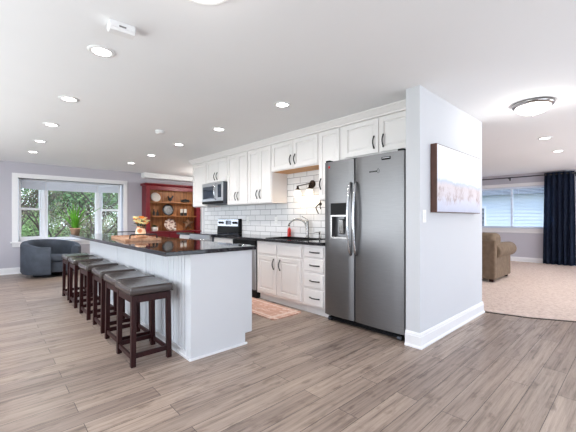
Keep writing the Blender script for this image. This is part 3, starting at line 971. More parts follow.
r = thing('microwave', 'stainless over-the-range microwave with black glass door, hung under cabinet', 'microwave', (3.4, 5.59, 1.50))
MX = 3.165
obj('body', bx(MX + .02, KX - .001, 5.205, 5.975, 1.485, 1.888), 'steel_dark', r, bevel=.003)
d = obj('door', bx(MX, MX + .0195, 5.40, 5.972, 1.535, 1.885), 'steel_light', r, bevel=.003)
obj('door_glass', bx(MX - .002, MX - .0002, 5.46, 5.93, 1.58, 1.82), 'black_glass', d)
obj('control_panel', bx(MX, MX + .0195, 5.208, 5.395, 1.535, 1.885), 'steel_light', r, bevel=.003)
obj('keypad', bx(MX - .002, MX - .0002, 5.25, 5.37, 1.60, 1.84), 'black_glass', r)
obj('vent_grille', bx(MX, MX + .0195, 5.208, 5.972, 1.488, 1.532), 'black_plastic', r, bevel=.002)
obj('handle', add_tube(new(), [(MX - .002, 5.43, 1.86), (MX - .03, 5.43, 1.83), (MX - .045, 5.43, 1.71), (MX - .03, 5.43, 1.59), (MX - .002, 5.43, 1.56)], .012, 10), 'handle_steel', r, smooth=True)

# ------------------------------------------------------------------ refrigerator
r = thing('refrigerator', 'stainless side-by-side refrigerator with ice and water dispenser', 'refrigerator', (3.3, 2.055, 0))
RX = 2.95; ya, yb, ym = 1.565, 2.572, 2.145
obj('body', bx(RX + .075, KX - .02, ya + .01, yb - .005, .05, 1.855), 'steel_dark', r, bevel=.004)


def fridge_door(name, y0, y1, hole=None):
    """door with a gently bowed front; hole = (y0,y1,z0,z1) recess"""
    bm = new(); z0, z1 = .075, 1.865
    ys = sorted(set([y0 + (y1 - y0) * i / 10 for i in range(11)] + ([hole[0], hole[1]] if hole else [])))
    zs = [z0, z1] if not hole else [z0, hole[2], hole[3], z1]
    def xf(y):
        t = (y - (y0 + y1) / 2) / ((y1 - y0) / 2)
        return RX + .010 * t * t + (.012 if abs(t) > .985 else 0)
    g = [[bm.verts.new((xf(y), y, z)) for z in zs] for y in ys]
    xb = RX + .07
    for i in range(len(ys) - 1):
        for j in range(len(zs) - 1):
            if hole and ys[i] >= hole[0] - 1e-6 and ys[i + 1] <= hole[1] + 1e-6 and j == 1: continue
            bm.faces.new((g[i][j], g[i][j + 1], g[i + 1][j + 1], g[i + 1][j]))
    B = [[bm.verts.new((xb, y, z)) for z in (z0, z1)] for y in ys]
    for i in range(len(ys) - 1):
        bm.faces.new((B[i][0], B[i + 1][0], B[i + 1][1], B[i][1]))
        bm.faces.new((g[i][0], g[i + 1][0], B[i + 1][0], B[i][0]))
        bm.faces.new((g[i][-1], B[i][1], B[i + 1][1], g[i + 1][-1]))
    bm.faces.new(g[0] + [B[0][1], B[0][0]]); bm.faces.new(g[-1] + [B[-1][1], B[-1][0]])
    if hole:
        hy0, hy1, hz0, hz1 = hole; xd = RX + .06
        q = [bm.verts.new((xd, a, b)) for a, b in ((hy0, hz0), (hy1, hz0), (hy1, hz1), (hy0, hz1))]
        bm.faces.new(q)
        ia = ys.index(hy0); ib = ys.index(hy1)
        bm.faces.new([g[i][1] for i in range(ia, ib + 1)] + [q[1], q[0]])
        bm.faces.new([g[i][2] for i in range(ia, ib + 1)] + [q[2], q[3]])
        bm.faces.new((g[ia][1], g[ia][2], q[3], q[0])); bm.faces.new((g[ib][1], g[ib][2], q[2], q[1]))
    o = obj(name, bm, 'steel', r)
    smooth_by_angle(o, 30)
    return o


DH = (2.225, 2.455, .985, 1.235)
dr = fridge_door('door', ya, ym - .008)
dl = fridge_door('door', ym + .008, yb, DH)
obj('door_gap_seal', bx(RX + .035, RX + .0745, ym - .0075, ym + .0075, .08, 1.86), 'black_plastic', r)
# dispenser
obj('dispenser_panel', bx(RX - .006, RX + .012, DH[0] - .01, DH[1] + .01, 1.245, 1.38), 'black_plastic', dl, bevel=.003)
bm = new()
for q in ((DH[0] - .012, DH[0] + .006, .97, 1.244), (DH[1] - .006, DH[1] + .012, .97, 1.244), (DH[0] + .006, DH[1] - .006, .97, .995), (DH[0] + .006, DH[1] - .006, 1.225, 1.244)): add_box(bm, RX - .005, RX + .012, *q)
obj('dispenser_frame', bm, 'chrome', dl, bevel=.002)
bm = new(); add_prism(bm, [(RX + .0595, 1.20), (RX + .02, 1.19), (RX + .035, 1.03), (RX + .0595, 1.02)], 2.31, 2.37, 'y')
obj('dispenser_paddle', bm, 'chrome', dl, bevel=.002)
obj('dispenser_nozzle', add_lathe(new(), [(0, 0), (.02, 0), (.016, .05), (0, .05)], (RX + .03, 2.275, 1.17), 12), 'black_plastic', dl)
for nm, y, d_ in (('handle', ym - .035, dr), ('handle', ym + .04, dl)):
    pts = []
    for i in range(15):
        t = -1 + i / 7
        pts.append((RX + .006 - .062 * (math.cos(t * PI / 2) ** .55 if abs(t) < 1 else 0) - .002, y, 1.20 + t * .40))
    obj(nm, add_tube(new(), pts, .0155, 10), 'handle_steel', d_, smooth=True)
# badge and logo
b_ = obj('badge', bx(RX - .001, RX + .010, 1.700, 1.800, 1.795, 1.825), 'label_ink', dr)
obj('badge_stripe', bx(RX - .0015, RX - .0011, 1.708, 1.792, 1.812, 1.818), 'handle_steel', b_)
bm = new()
for k in range(7): add_box(bm, RX - .0015, RX + .006, 1.853 + .0135 * k, 1.862 + .0135 * k, 1.683, 1.697)
add_tube(bm, [(RX - .0015, 1.838 + .013 * math.cos(a * PI / 8), 1.692 + .022 * math.sin(a * PI / 8)) for a in range(16)], .0016, 5, closed=True)
obj('logo', bm, 'label_ink', dr)
bm = new(); add_box(bm, RX - .002, RX + .010, 2.482, 2.50, 1.79, 1.815); obj('sticker', bm, 'red_soap', dl)
# hinge cover, kick grille, feet
bm = new(); add_box(bm, RX + .02, RX + .12, ya + .012, ya + .07, 1.8655, 1.888); add_box(bm, RX + .02, RX + .12, yb - .07, yb - .012, 1.8655, 1.888)
bm.free()
for y_ in (ya + .012, yb - .07): obj('hinge_cover', bx(RX + .02, RX + .12, y_, y_ + .058, 1.8655, 1.888), 'black_plastic', r, bevel=.004)
bm = new(); add_box(bm, RX + .04, RX + .08, ya + .05, yb - .05, .02, .048)
for k in range(3): add_box(bm, RX + .034, RX + .04, ya + .06, yb - .06, .024 + .009 * k, .028 + .009 * k)
obj('kick_grille', bm, 'black_plastic', r)
for y in (ya + .06, yb - .06):
    f = new(); add_lathe(f, [(0, -.022), (.022, -.022), (.022, .022), (0, .022)], (RX + .05, y, .0225), 14, Matrix.Rotation(PI / 2, 4, 'X'))
    obj('foot', f, 'steel_dark', r)

# ------------------------------------------------------------------ island
IX0, IX1, IY0, IY1 = 1.275, 1.900, 2.60, 6.30
r = thing('kitchen_island', 'white kitchen island with beadboard back and dark polished granite top', 'island', ((IX0 + IX1) / 2, (IY0 + IY1) / 2, 0))
bm = new(); prof = [(IX0 + .0065, .10), (IX1, .10), (IX1, .899), (IX0 + .0065, .899)]
add_prism(bm, [(IX0 + .0155, 0), (IX1 - .07, 0), (IX1 - .07, .10), (IX1, .10), (IX1, .899), (IX0 + .0155, .899)], IY0 + .0005, IY1, 'y')
obj('cabinet_body', bm, 'island', r)
# beadboard: vertical boards with grooves
bm = new(); seams = (2.76, 3.65, 4.5, 5.35, 6.28)
pts = []
y = IY0 + .07
while y < IY1:
    pts += [(y, 0.0), (y + .046, 0.0), (y + .050, .014), (y + .054, .014)]
    y += .058
vv = [[bm.verts.new((IX0 + d_, min(yy, IY1), z)) for z in (.06, .898)] for yy, d_ in pts]
for A, B in zip(vv, vv[1:]): bm.faces.new((A[0], A[1], B[1], B[0]))
obj('beadboard', bm, 'island', r)
for yy in (3.66, 4.72): obj('batten', bx(IX0 - .008, IX0 + .006, yy, yy + .03, .0602, .898), 'island', r, bevel=.002)
obj('corner_post', bx(IX0 - .008, IX0 + .006, IY0 + .0003, IY0 + .07, .0, .898), 'island', r, bevel=.002)
bm = new(); add_prism(bm, [(IX0 - .008, .0), (IX1 - .075, .0), (IX1 - .075, .105), (IX1 + .004, .105), (IX1 + .004, .898), (IX0 - .008, .898)], IY0 - .012, IY0, 'y')
obj('end_panel', bm, 'island', r)
bm = new(); add_box(bm, IX0 - .022, IX1 - .06, IY0 - .026, IY0 - .0125, 0, .018); add_box(bm, IX0 - .022, IX0 - .0085, IY0 - .012, IY1, 0, .018)
add_box(bm, IX0 - .014, IX0 - .0005, IY0 + .071, IY1, .0181, .06)
obj('base_molding', bm, 'trim', r)
obj('countertop', bx(1.035, 1.935, 2.555, 6.62, .90, .936), 'granite', r, bevel=.006)
bm = new()
for ya_, yb_ in ((2.66, 3.5), (3.52, 4.36), (4.38, 5.22), (5.24, 6.26)):
    dd = new(); add_box(dd, IX1 + .0005, IX1 + .02, ya_, yb_, .13, .86)
    obj('door', dd, 'island', r, bevel=.004)
bm.free()


# ------------------------------------------------------------------ stools
def make_stool(label):
    r = thing('counter_stool', label, 'stool', (0, 0, 0), group='backless stools along the island')
    lx, ly = .148, .188
    for sx in (-1, 1):
        for sy in (-1, 1):
            bm = new(); a = .019
            T = Matrix.Translation((0, 0, 0))
            # slightly splayed square leg
            top = [(sx * (lx - .006) + dx, sy * (ly - .006) + dy, .575) for dx, dy in ((-a, -a), (a, -a), (a, a), (-a, a))]
            bot = [(sx * lx + dx, sy * ly + dy, 0) for dx, dy in ((-a, -a), (a, -a), (a, a), (-a, a))]
            A = [bm.verts.new(p) for p in bot]; B = [bm.verts.new(p) for p in top]
            bm.faces.new(A[::-1]); bm.faces.new(B)
            for i in range(4): bm.faces.new((A[i], A[(i + 1) % 4], B[(i + 1) % 4], B[i]))
            obj('leg', bm, 'stool_wood', r, bevel=.002)
    bm = new(); g = .018
    for s in (-1, 1):
        add_box(bm, s * lx - .010, s * lx + .010, -(ly - g - .002), ly - g - .002, .515, .573)
        add_box(bm, -(lx - g - .002), lx - g - .002, s * ly - .010, s * ly + .010, .515, .573)
    obj('apron', bm, 'stool_wood', r, bevel=.002)
    for s in (-1, 1):
        obj('stretcher', bx(s * lx - .009, s * lx + .009, -(ly - g - .001), ly - g - .001, .052, .088), 'stool_wood', r, bevel=.002)
        obj('stretcher', bx(-(lx - g - .001), lx - g - .001, s * ly - .009, s * ly + .009, .065, .105), 'stool_wood', r, bevel=.002)
    # saddle seat: dished along its length, with soft rounded rims
    W, D = .178, .220
    poly = [(-D, .577), (D, .577)] + [(D * (1 - k / 8), .634 + .016 * (1 - k / 8) ** 2) for k in range(17)]
    o = obj('seat', add_prism(new(), poly, -W, W, 'x'), 'leather', r, bevel=.024, seg=5)
    for p in o.data.polygons: p.use_smooth = True
    # nail trim along the lower edge of the seat
    bm = new()
    for i in range(17):
        v = -1 + 2 * i / 16
        for s in (-1, 1):
            add_lathe(bm, [(0, -.002), (.004, -.001), (.0042, .002), (0, .0035)], (s * .1745, v * .205, .584), 6, Matrix.Rotation(s * PI / 2, 4, 'Y'))
    for i in range(13):
        u = -1 + 2 * i / 12
        for s in (-1, 1):
            add_lathe(bm, [(0, -.002), (.004, -.001), (.0042, .002), (0, .0035)], (u * .165, s * .2165, .584), 6, Matrix.Rotation(-s * PI / 2, 4, 'X'))
    obj('nail_trim', bm, 'bronze', r)
    return r


SL = ['brown leather saddle stool nearest the camera, at the near end of the island',
      'brown leather saddle stool second from the near end of the island',
      'brown leather saddle stool third from the near end of the island',
      'brown leather saddle stool fourth from the near end, third from the window end',
      'brown leather saddle stool second from the window end of the island',
      'brown leather saddle stool farthest away, at the window end of the island']
SP = [(1.018, 2.985), (1.040, 3.455), (1.048, 4.03), (1.035, 4.66), (1.030, 5.36), (1.035, 5.93)]
st = make_stool(SL[0])
for i, (x, y) in enumerate(SP):
    rz = (0, .02, -.02, .015, -.01, .02)[i]
    if i == 0: st.location = (x, y, 0)
    else: dup(st, (x, y, 0), rz, SL[i])

# ------------------------------------------------------------------ tray, vase, flowers and plant on the island
TZ = .9365
r = thing('serving_tray', 'light wooden serving tray with dark metal handles on the island top', 'tray', (1.42, 4.50, TZ), math.radians(-6))
T = WM[r.name]
bm = new(); add_box(bm, -.20, .20, -.50, .50, 0, .012, mtx=T)
for q in ((-.20, -.185, -.50, .50), (.185, .20, -.50, .50), (-.185, .185, -.50, -.485), (-.185, .185, .485, .50)): add_box(bm, *q, .0121, .030, mtx=T)
obj('tray_body', bm, 'tray', r, bevel=.003)
for s in (-1, 1):
    pts = [T @ Vector((x, s * .492, z)) for x, z in ((-.15, .031), (-.15, .065), (-.135, .078), (.135, .078), (.15, .065), (.15, .031))]
    obj('handle', add_tube(new(), pts, .008, 8), 'black_metal', r, smooth=True)

vx, vy = 1.45, 4.36; vz = TZ + .0125
r = thing('flower_vase', 'coral patterned vase of orange and cream flowers on the tray', 'vase', (vx, vy, vz))
obj('vase', add_lathe(new(), [(0, 0), (.045, 0), (.058, .03), (.062, .08), (.052, .12), (.042, .14), (.05, .155), (.046, .155), (.036, .14), (.046, .12), (.055, .08), (0, .01)], (vx, vy, vz), 24), 'vase', r, smooth=True)
rnd = random.Random(3)
bs = new(); bo = new(); bc = new(); bl = new()
for k in range(26):
    a = k * 2.399; rad = .015 + .060 * math.sqrt(rnd.random()); hh = .21 + rnd.random() * .08 - rad * .45
    p = Vector((vx + rad * math.cos(a), vy + rad * math.sin(a) * 1.2, vz + hh))
    add_tube(bs, [(vx + .015 * math.cos(a), vy + .015 * math.sin(a), vz + .06), (vx + rad * .5 * math.cos(a), vy + rad * .5 * math.sin(a), vz + hh * .65), p], .003, 5)
    tgt = bo if k % 3 == 0 else bc
    for q in range(9):
        b_a = q / 9 * 2 * PI + k; rr = .032
        d1 = Vector((math.cos(b_a), math.sin(b_a), .45)) * rr
        sd = Vector((-math.sin(b_a), math.cos(b_a), 0)) * .020
        vs = [tgt.verts.new(p + v) for v in (Vector((0, 0, 0)), d1 * .6 + sd, d1 * 1.1, d1 * .6 - sd)]
        vt = [tgt.verts.new(p + v + Vector((0, 0, .004))) for v in (Vector((0, 0, 0)), d1 * .6 + sd, d1 * 1.1, d1 * .6 - sd)]
        tgt.faces.new(vs); tgt.faces.new(vt[::-1])
        for j in range(4): tgt.faces.new((vs[j], vs[(j + 1) % 4], vt[(j + 1) % 4], vt[j]))
    add_lathe(tgt, [(0, -.006), (.014, 0), (.012, .012), (0, .018)], p, 8)
for k in range(26):
    a = rnd.random() * 6.28; rad = .03 + .05 * rnd.random(); z = vz + .13 + .10 * rnd.random()
    p = Vector((vx + rad * math.cos(a), vy + rad * math.sin(a), z)); d = Vector((math.cos(a), math.sin(a), .3)); s = Vector((-math.sin(a), math.cos(a), 0))
    v = [bl.verts.new(p), bl.verts.new(p + d * .025 + s * .014), bl.verts.new(p + d * .06), bl.verts.new(p + d * .025 - s * .014)]
    bl.faces.new(v)
obj('stems', bs, 'dark_leaf', r); obj('orange_blooms', bo, 'orange_petal', r); obj('cream_blooms', bc, 'cream_petal', r); obj('leaves', bl, 'dark_leaf', r)
# small objects on the tray
single('wooden_bowl', add_lathe(new(), [(0, 0), (.04, 0), (.075, .03), (.08, .045), (.074, .045), (.04, .012), (0, .01)], (1.38, 4.12, TZ + .0125), 20), 'tray', 'shallow wooden bowl on the tray in front of the vase', 'bowl', smooth=True)

px, py = .99, 5.95 + .0
px, py = 1.10, 6.50
r = thing('potted_plant', 'spiky green potted plant at the far end of the island', 'plant', (px, py, TZ))
obj('pot', add_lathe(new(), [(0, 0), (.055, 0), (.075, .09), (.08, .095), (.08, .11), (.07, .11), (.068, .09), (0, .085)], (px, py, TZ), 20), 'terracotta', r, smooth=True)
bm = new(); rnd = random.Random(11)
for k in range(26):
    a = k * 2.399; tilt = .06 + .60 * rnd.random() ** 1.2; L = .30 + .26 * rnd.random()
    d = Vector((math.cos(a), math.sin(a), 0)); s = Vector((-math.sin(a), math.cos(a), 0)); base = Vector((px, py, TZ + .085)) + d * .02
    prev = None
    for i in range(7):
        t = i / 6
        c_ = base + d * (L * tilt * t + .10 * t * t * tilt * 2) + Vector((0, 0, L * t * (1 - .22 * t * tilt * 2)))
        wd = .016 * (1 - t ** 2) + .0008
        cur = [bm.verts.new(c_ - s * wd), bm.verts.new(c_ + d * .004), bm.verts.new(c_ + s * wd)]
        if prev:
            bm.faces.new((prev[0], prev[1], cur[1], cur[0])); bm.faces.new((prev[1], prev[2], cur[2], cur[1]))
        prev = cur
obj('leaves', bm, 'leaf', r, smooth=True)

# ------------------------------------------------------------------ kitchen mat
bm = new()
def rrect(x0, x1, y0, y1, rr, n=6):
    out = []
    for cx, cy, a0 in ((x1 - rr, y1 - rr, 0), (x0 + rr, y1 - rr, 90), (x0 + rr, y0 + rr, 180), (x1 - rr, y0 + rr, 270)):
        for i in range(n + 1):
            a = math.radians(a0 + 90 * i / n); out.append((cx + rr * math.cos(a), cy + rr * math.sin(a)))
    return out
add_prism(bm, rrect(2.48, 2.96, 2.94, 4.15, .05), .0005, .013)
single('kitchen_mat', bm, 'rug', 'pinkish beige patterned mat on the floor before the sink cabinet', 'mat')

# ------------------------------------------------------------------ picture and switch on the stub wall
r = thing('canvas_picture', 'wide canvas beach photograph with dark brown edges on the end wall', 'picture', (3.78, SY0, 1.263))
obj('frame', bx(3.170, 4.395, SY0 - .062, SY0 - .0015, 1.263, 1.927), 'art_side', r, bevel=.002)
obj('print', bx(3.178, 4.390, SY0 - .0635, SY0 - .0625, 1.270, 1.920), 'art', r)
r = thing('light_switch', 'white light switch plate on the end wall below the picture corner', 'switch', (3.035, SY0, 1.17))
obj('cover_plate', bx(3.0, 3.07, SY0 - .006, SY0 - .0005, 1.165, 1.285), 'outlet', r, bevel=.002)
obj('rocker', bx(3.018, 3.052, SY0 - .010, SY0 - .0062, 1.192, 1.258), 'plastic', r, bevel=.002)

# ------------------------------------------------------------------ recessed lights and ceiling fittings
def make_can(label, loc):
    r = thing('recessed_light', label, 'ceiling light', loc, group='round recessed ceiling lights')
    x, y, z = loc
    obj('trim_ring', add_lathe(new(), [(.062, -.0005), (.092, -.0005), (.09, -.006), (.066, -.010), (.062, -.006)], loc, 28), 'plastic', r, smooth=True)
    obj('lens', add_lathe(new(), [(0, -.001), (.0615, -.001), (.0615, -.006), (0, -.008)], loc, 24), 'can_lens', r)
    lamp_obj('can_light', 'SPOT', (0, 0, -.02), (0, 0, 0), 34, (1.0, 0.965, 0.92), .06, parent=r, spot=(math.radians(165), .8))
    return r


ORD = ['nearest', 'second', 'third', 'fourth', 'farthest']
cans = [(.625, y, i, 'left') for i, y in enumerate((2.714, 4.018, 5.265, 6.511, 7.63))] + [(2.355, y, i, 'right') for i, y in enumerate((2.649, 3.967, 5.235, 6.479, 7.693))]
first = None
for x, y, i, side in cans:
    lab = '%s round recessed light in the %s ceiling row, above %s' % (ORD[i], side, 'the stools' if side == 'left' else 'the aisle before the cabinets')
    if first is None: first = make_can(lab, (x, y, CH))
    else: dup(first, (x, y, CH), None, lab)
for x, y, lab in ((6.30, 1.02, 'round recessed light in the living room ceiling nearest the dome light'), (7.68, 1.05, 'round recessed light in the living room ceiling just beyond the first'), (8.6, 3.08, 'round recessed light near the living room window, above the brown sofa')):
    dup(first, (x, y, CH), None, lab)


def dome_light(name, label, loc, R, glow, power, sag=.46, rim='chrome'):
    r = thing(name, label, 'ceiling light', loc, group='flush dome ceiling lights')
    obj('rim', add_lathe(new(), [(R * .6, -.0005), (R, -.0005), (R * 1.02, -.015), (R * .98, -.035), (R * .86, -.045), (R * .8, -.04)], loc, 40), rim, r, smooth=True)
    prof = [(R * .86 * math.cos(a), -.036 - R * sag * math.sin(a)) for a in [i / 10 * PI / 2 for i in range(10)]] + [(0, -.036 - R * sag)]
    obj('glass_dome', add_lathe(new(), prof, loc, 36), glow, r, smooth=True)
    z = -.036 - R * sag
    obj('finial', add_lathe(new(), [(0, z + .004), (.013, z), (.013, z - .008), (.006, z - .018), (0, z - .02)], loc, 12), 'chrome', r, smooth=True)
    lamp_obj('dome_lamp', 'POINT', (0, 0, -.036 - R * sag - .10), (0, 0, 0), power, (1, .97, .93), .08, parent=r)
    return r


dome_light('dome_ceiling_light', 'flush nickel-rimmed dome light glowing on the ceiling at right', (4.30, .80, CH), .185, 'dome', 6)
dome_light('dome_ceiling_light', 'flush dome light cut off by the top edge, over the camera', (.818, 1.535, CH), .17, 'dome_soft', 1.2, .12, 'plastic')
# small white box on the ceiling
r = thing('ceiling_alarm_box', 'white rectangular alarm box on the ceiling beside the nearest left recessed light', 'alarm box', (.635, 2.27, CH), math.radians(-4))
T = WM[r.name]
bm = new(); add_box(bm, -.075, .075, -.045, .045, -.040, -.0005, mtx=T); obj('housing', bm, 'plastic', r, bevel=.004)
bm = new(); add_prism(bm, [(-.045, -.0405), (.040, -.0405), (.015, -.062), (-.045, -.062)], -.073, .073, 'x'); bmesh.ops.transform(bm, matrix=T, verts=bm.verts); obj('cover', bm, 'plastic', r, bevel=.003)
bm = new(); add_box(bm, -.02, .02, -.0475, -.0452, -.035, -.025, mtx=T); obj('test_button', bm, 'chrome', r)
r = thing('smoke_detector', 'round white smoke detector on the ceiling between the two light rows', 'smoke detector', (1.80, 4.62, CH))
obj('base', add_lathe(new(), [(0, -.0005), (.068, -.0005), (.068, -.014), (0, -.014)], (1.80, 4.62, CH), 28), 'plastic', r)
obj('cover', add_lathe(new(), [(.06, -.0145), (.062, -.03), (.04, -.042), (0, -.044)], (1.80, 4.62, CH), 28), 'plastic', r, smooth=True)

# ------------------------------------------------------------------ red hutch
r = thing('red_hutch', 'barn red open hutch with pine plank back and shelves of ornaments', 'hutch', (3.85, 9.05, 0))
HX0, HX1, HYF, HYB = 3.11, 4.67, 8.92, 9.262
SHZ = (.86, 1.285, 1.665)
bm = new(); add_box(bm, HX0, HX1, 8.74, HYB, .08, .83); add_box(bm, HX0 + .03, HX1 - .03, 8.78, HYB, 0, .08)
obj('lower_cabinet', bm, 'red', r, bevel=.004)
obj('buffet_top', bx(HX0 - .02, HX1 + .02, 8.71, HYB, .8305, .86), 'red', r, bevel=.005)
for k in range(3):
    x0 = HX0 + .03 + k * .52
    d = obj('door', bx(x0, x0 + .50, 8.72, 8.7395, .12, .60), 'red', r, bevel=.004)
    obj('knob', add_lathe(new(), [(0, 0), (.012, .005), (.014, .018), (0, .024)], (x0 + .44, 8.7195, .40), 10, Matrix.Rotation(PI / 2, 4, 'X')), 'dark_iron', d)
    d = obj('drawer', bx(x0, x0 + .50, 8.72, 8.7395, .63, .80), 'red', r, bevel=.004)
    obj('knob', add_lathe(new(), [(0, 0), (.012, .005), (.014, .018), (0, .024)], (x0 + .25, 8.7195, .715), 10, Matrix.Rotation(PI / 2, 4, 'X')), 'dark_iron', d)
for xa, xb in ((HX0, HX0 + .03), (HX1 - .03, HX1)): obj('side_panel', bx(xa, xb, HYF + .02, HYB, .8605, 2.09), 'red', r, bevel=.002)
obj('stile', bx(HX0, HX0 + .10, HYF, HYF + .0195, .8605, 2.09), 'red', r, bevel=.003)
obj('stile', bx(HX1 - .12, HX1, HYF, HYF + .0195, .8605, 2.09), 'red', r, bevel=.003)
obj('top_rail', bx(HX0 + .10, HX1 - .12, HYF, HYF + .0195, 1.98, 2.09), 'red', r, bevel=.003)
bm = new(); add_prism(bm, [(HYB, 2.0905), (HYF - .01, 2.0905), (HYF - .06, 2.13), (HYF - .06, 2.155), (HYB, 2.155)], HX0 - .04, HX1 + .04, 'x')
obj('cornice', bm, 'red', r, bevel=.004)
obj('back_boards', bx(HX0 + .03, HX1 - .03, HYB - .015, HYB - .001, .8605, 2.09), 'pine', r)
for z in SHZ[1:]: obj('shelf', bx(HX0 + .031, HX1 - .031, HYF + .021, HYB - .016, z - .022, z), 'pine_shelf', r, bevel=.002)


def hx(u, y):  # x on the hutch seen through picture column u, used once to read the layout from the photograph
    a = (u - 288) / 327.0
    rx, ry = .6775 + a * .7355, .7355 - a * .6775
    return y * rx / ry


HYc = 9.12
def plate(name, x, z0, R, m, label, tilt=14, oval=1.0, y=9.13):
    T = Matrix.Translation((x, y, z0 + R * math.cos(math.radians(tilt)))) @ Matrix.Rotation(math.radians(90 - tilt), 4, 'X')
    bm = new(); prof = [(0, .004), (R * .6, .004), (R * .7, .010), (R, .018), (R, .022), (R * .68, .014), (0, .009)]
    add_lathe(bm, prof, (0, 0, 0), 28)
    bmesh.ops.scale(bm, vec=(1, oval, 1), verts=bm.verts)
    bmesh.ops.transform(bm, matrix=T, verts=bm.verts)
    return single(name, bm, m, label, 'plate', 'plates on the red hutch', smooth=True)


plate('display_plate', 3.43, SHZ[2] + .002, .135, 'white_ceramic', 'pale oval plate leaning on the top shelf of the red hutch', 20, 1.0)
plate('display_plate', 3.78, SHZ[1] + .002, .165, 'plate_black', 'black patterned round plate on the middle shelf of the red hutch', 12)
plate('display_plate', 3.84, SHZ[0] + .002, .175, 'plate_floral', 'floral round plate standing on the buffet of the red hutch', 12)
# rooster figure
r = thing('rooster_figurine', 'small dark rooster figurine at the middle of the hutch top shelf', 'figurine', (3.83, 9.1, SHZ[2]))
bm = new(); c_ = Vector((3.83, 9.10, SHZ[2] + .0005))
add_lathe(bm, [(0, 0), (.045, 0), (.04, .012), (.012, .02), (.012, .05), (0, .05)], c_, 12)
obj('base', bm, 'dark_iron', r)
bm = new(); bmesh.ops.create_uvsphere(bm, u_segments=14, v_segments=10, radius=.05, matrix=Matrix.Translation(c_ + Vector((0, 0, .09))) @ Matrix.Diagonal((1.2, .7, .9, 1)))
add_tube(bm, [c_ + Vector((-.03, 0, .11)), c_ + Vector((-.05, 0, .15)), c_ + Vector((-.052, 0, .18))], .024, 8, .014)
add_tube(bm, [c_ + Vector((-.055, 0, .178)), c_ + Vector((-.085, 0, .17))], .008, 6, .002)
obj('body', bm, 'dark_iron', r, smooth=True)
bm = new(); add_prism(bm, [(3.85, c_.z + .09), (3.90, c_.z + .12), (3.93, c_.z + .19), (3.90, c_.z + .20), (3.88, c_.z + .16), (3.84, c_.z + .13)], 9.09, 9.11, 'y')
obj('tail', bm, 'dark_iron', r)
# dark pot with lid on the top shelf
r = thing('cooking_pot', 'low dark lidded pot at the right of the hutch top shelf', 'pot', (4.3, 9.09, SHZ[2]))
c_ = (4.28, 9.09, SHZ[2] + .0005)
obj('pot', add_lathe(new(), [(0, 0), (.10, 0), (.12, .03), (.12, .07), (0, .07)], c_, 24), 'dark_iron', r, smooth=False)
obj('lid', add_lathe(new(), [(.122, .0705), (.10, .09), (.02, .10), (.02, .12), (0, .125)], c_, 24), 'dark_iron', r)
bm = new()
for s in (-1, 1): add_tube(bm, [(4.28 + s * .118, 9.07, c_[2] + .055), (4.28 + s * .15, 9.075, c_[2] + .055), (4.28 + s * .15, 9.105, c_[2] + .055), (4.28 + s * .118, 9.11, c_[2] + .055)], .006, 6)
obj('handles', bm, 'dark_iron', r)


def bottle(x, z, label, m='dark_iron', h=.18, R=.035):
    r = thing('glass_bottle', label, 'bottle', (x, 9.09, z), group='bottles on the red hutch')
    c_ = (x, 9.09, z + .0005)
    obj('bottle', add_lathe(new(), [(0, 0), (R, 0), (R, h * .5), (R * .4, h * .7), (R * .35, h * .88), (0, h * .88)], c_, 16), m, r, smooth=False)
    obj('stopper', add_lathe(new(), [(0, h * .881), (R * .45, h * .881), (R * .45, h), (0, h)], c_, 10), m, r)


bottle(3.37, SHZ[1], 'dark bottle at the left end of the hutch middle shelf')
bottle(3.47, SHZ[1], 'dark bottle between another bottle and the black round plate', h=.165)
# white and black canisters
for x, lab in ((4.17, 'white jar with black base, left one of the pair on hutch middle shelf'), (4.28, 'white jar with black base, right one of the pair on hutch middle shelf')):
    r = thing('jar', lab, 'jar', (x, 9.09, SHZ[1]), group='jars on the red hutch')
    c_ = (x, 9.09, SHZ[1] + .0005)
    obj('base', add_lathe(new(), [(0, 0), (.042, 0), (.045, .09), (0, .09)], c_, 16), 'dark_iron', r)
    obj('jar_top', add_lathe(new(), [(0, .0905), (.042, .0905), (.042, .19), (.03, .20), (0, .20)], c_, 16), 'white_ceramic', r)
# succulent in a white pot
r = thing('potted_fern', 'small green plant in a white pot on the hutch buffet', 'plant', (3.36, 9.0, SHZ[0]))
c_ = Vector((3.36, 9.0, SHZ[0] + .0005))
obj('pot', add_lathe(new(), [(0, 0), (.065, 0), (.088, .04), (.086, .12), (.075, .12), (.07, .1), (0, .1)], c_, 20), 'white_ceramic', r, smooth=True)
bm = new(); rnd = random.Random(5)
for k in range(60):
    a = rnd.random() * 6.28; e = rnd.random() * 1.2; L = .04 + .05 * rnd.random()
    d = Vector((math.cos(a) * math.cos(e), math.sin(a) * math.cos(e), math.sin(e))); s = Vector((-math.sin(a), math.cos(a), 0)) * .012
    b0 = c_ + Vector((0, 0, .11)) + Vector((d.x, d.y, 0)) * .03
    bm.faces.new([bm.verts.new(b0), bm.verts.new(b0 + d * L * .6 + s), bm.verts.new(b0 + d * L), bm.verts.new(b0 + d * L * .6 - s)])
obj('leaves', bm, 'dark_leaf', r)
single('small_cup', add_lathe(new(), [(0, 0), (.032, 0), (.04, .08), (.036, .08), (.028, .01), (0, .01)], (3.92, 8.98, SHZ[0] + .0005), 16), 'white_ceramic', 'small white cup before the floral plate on the red hutch', 'cup', smooth=True)
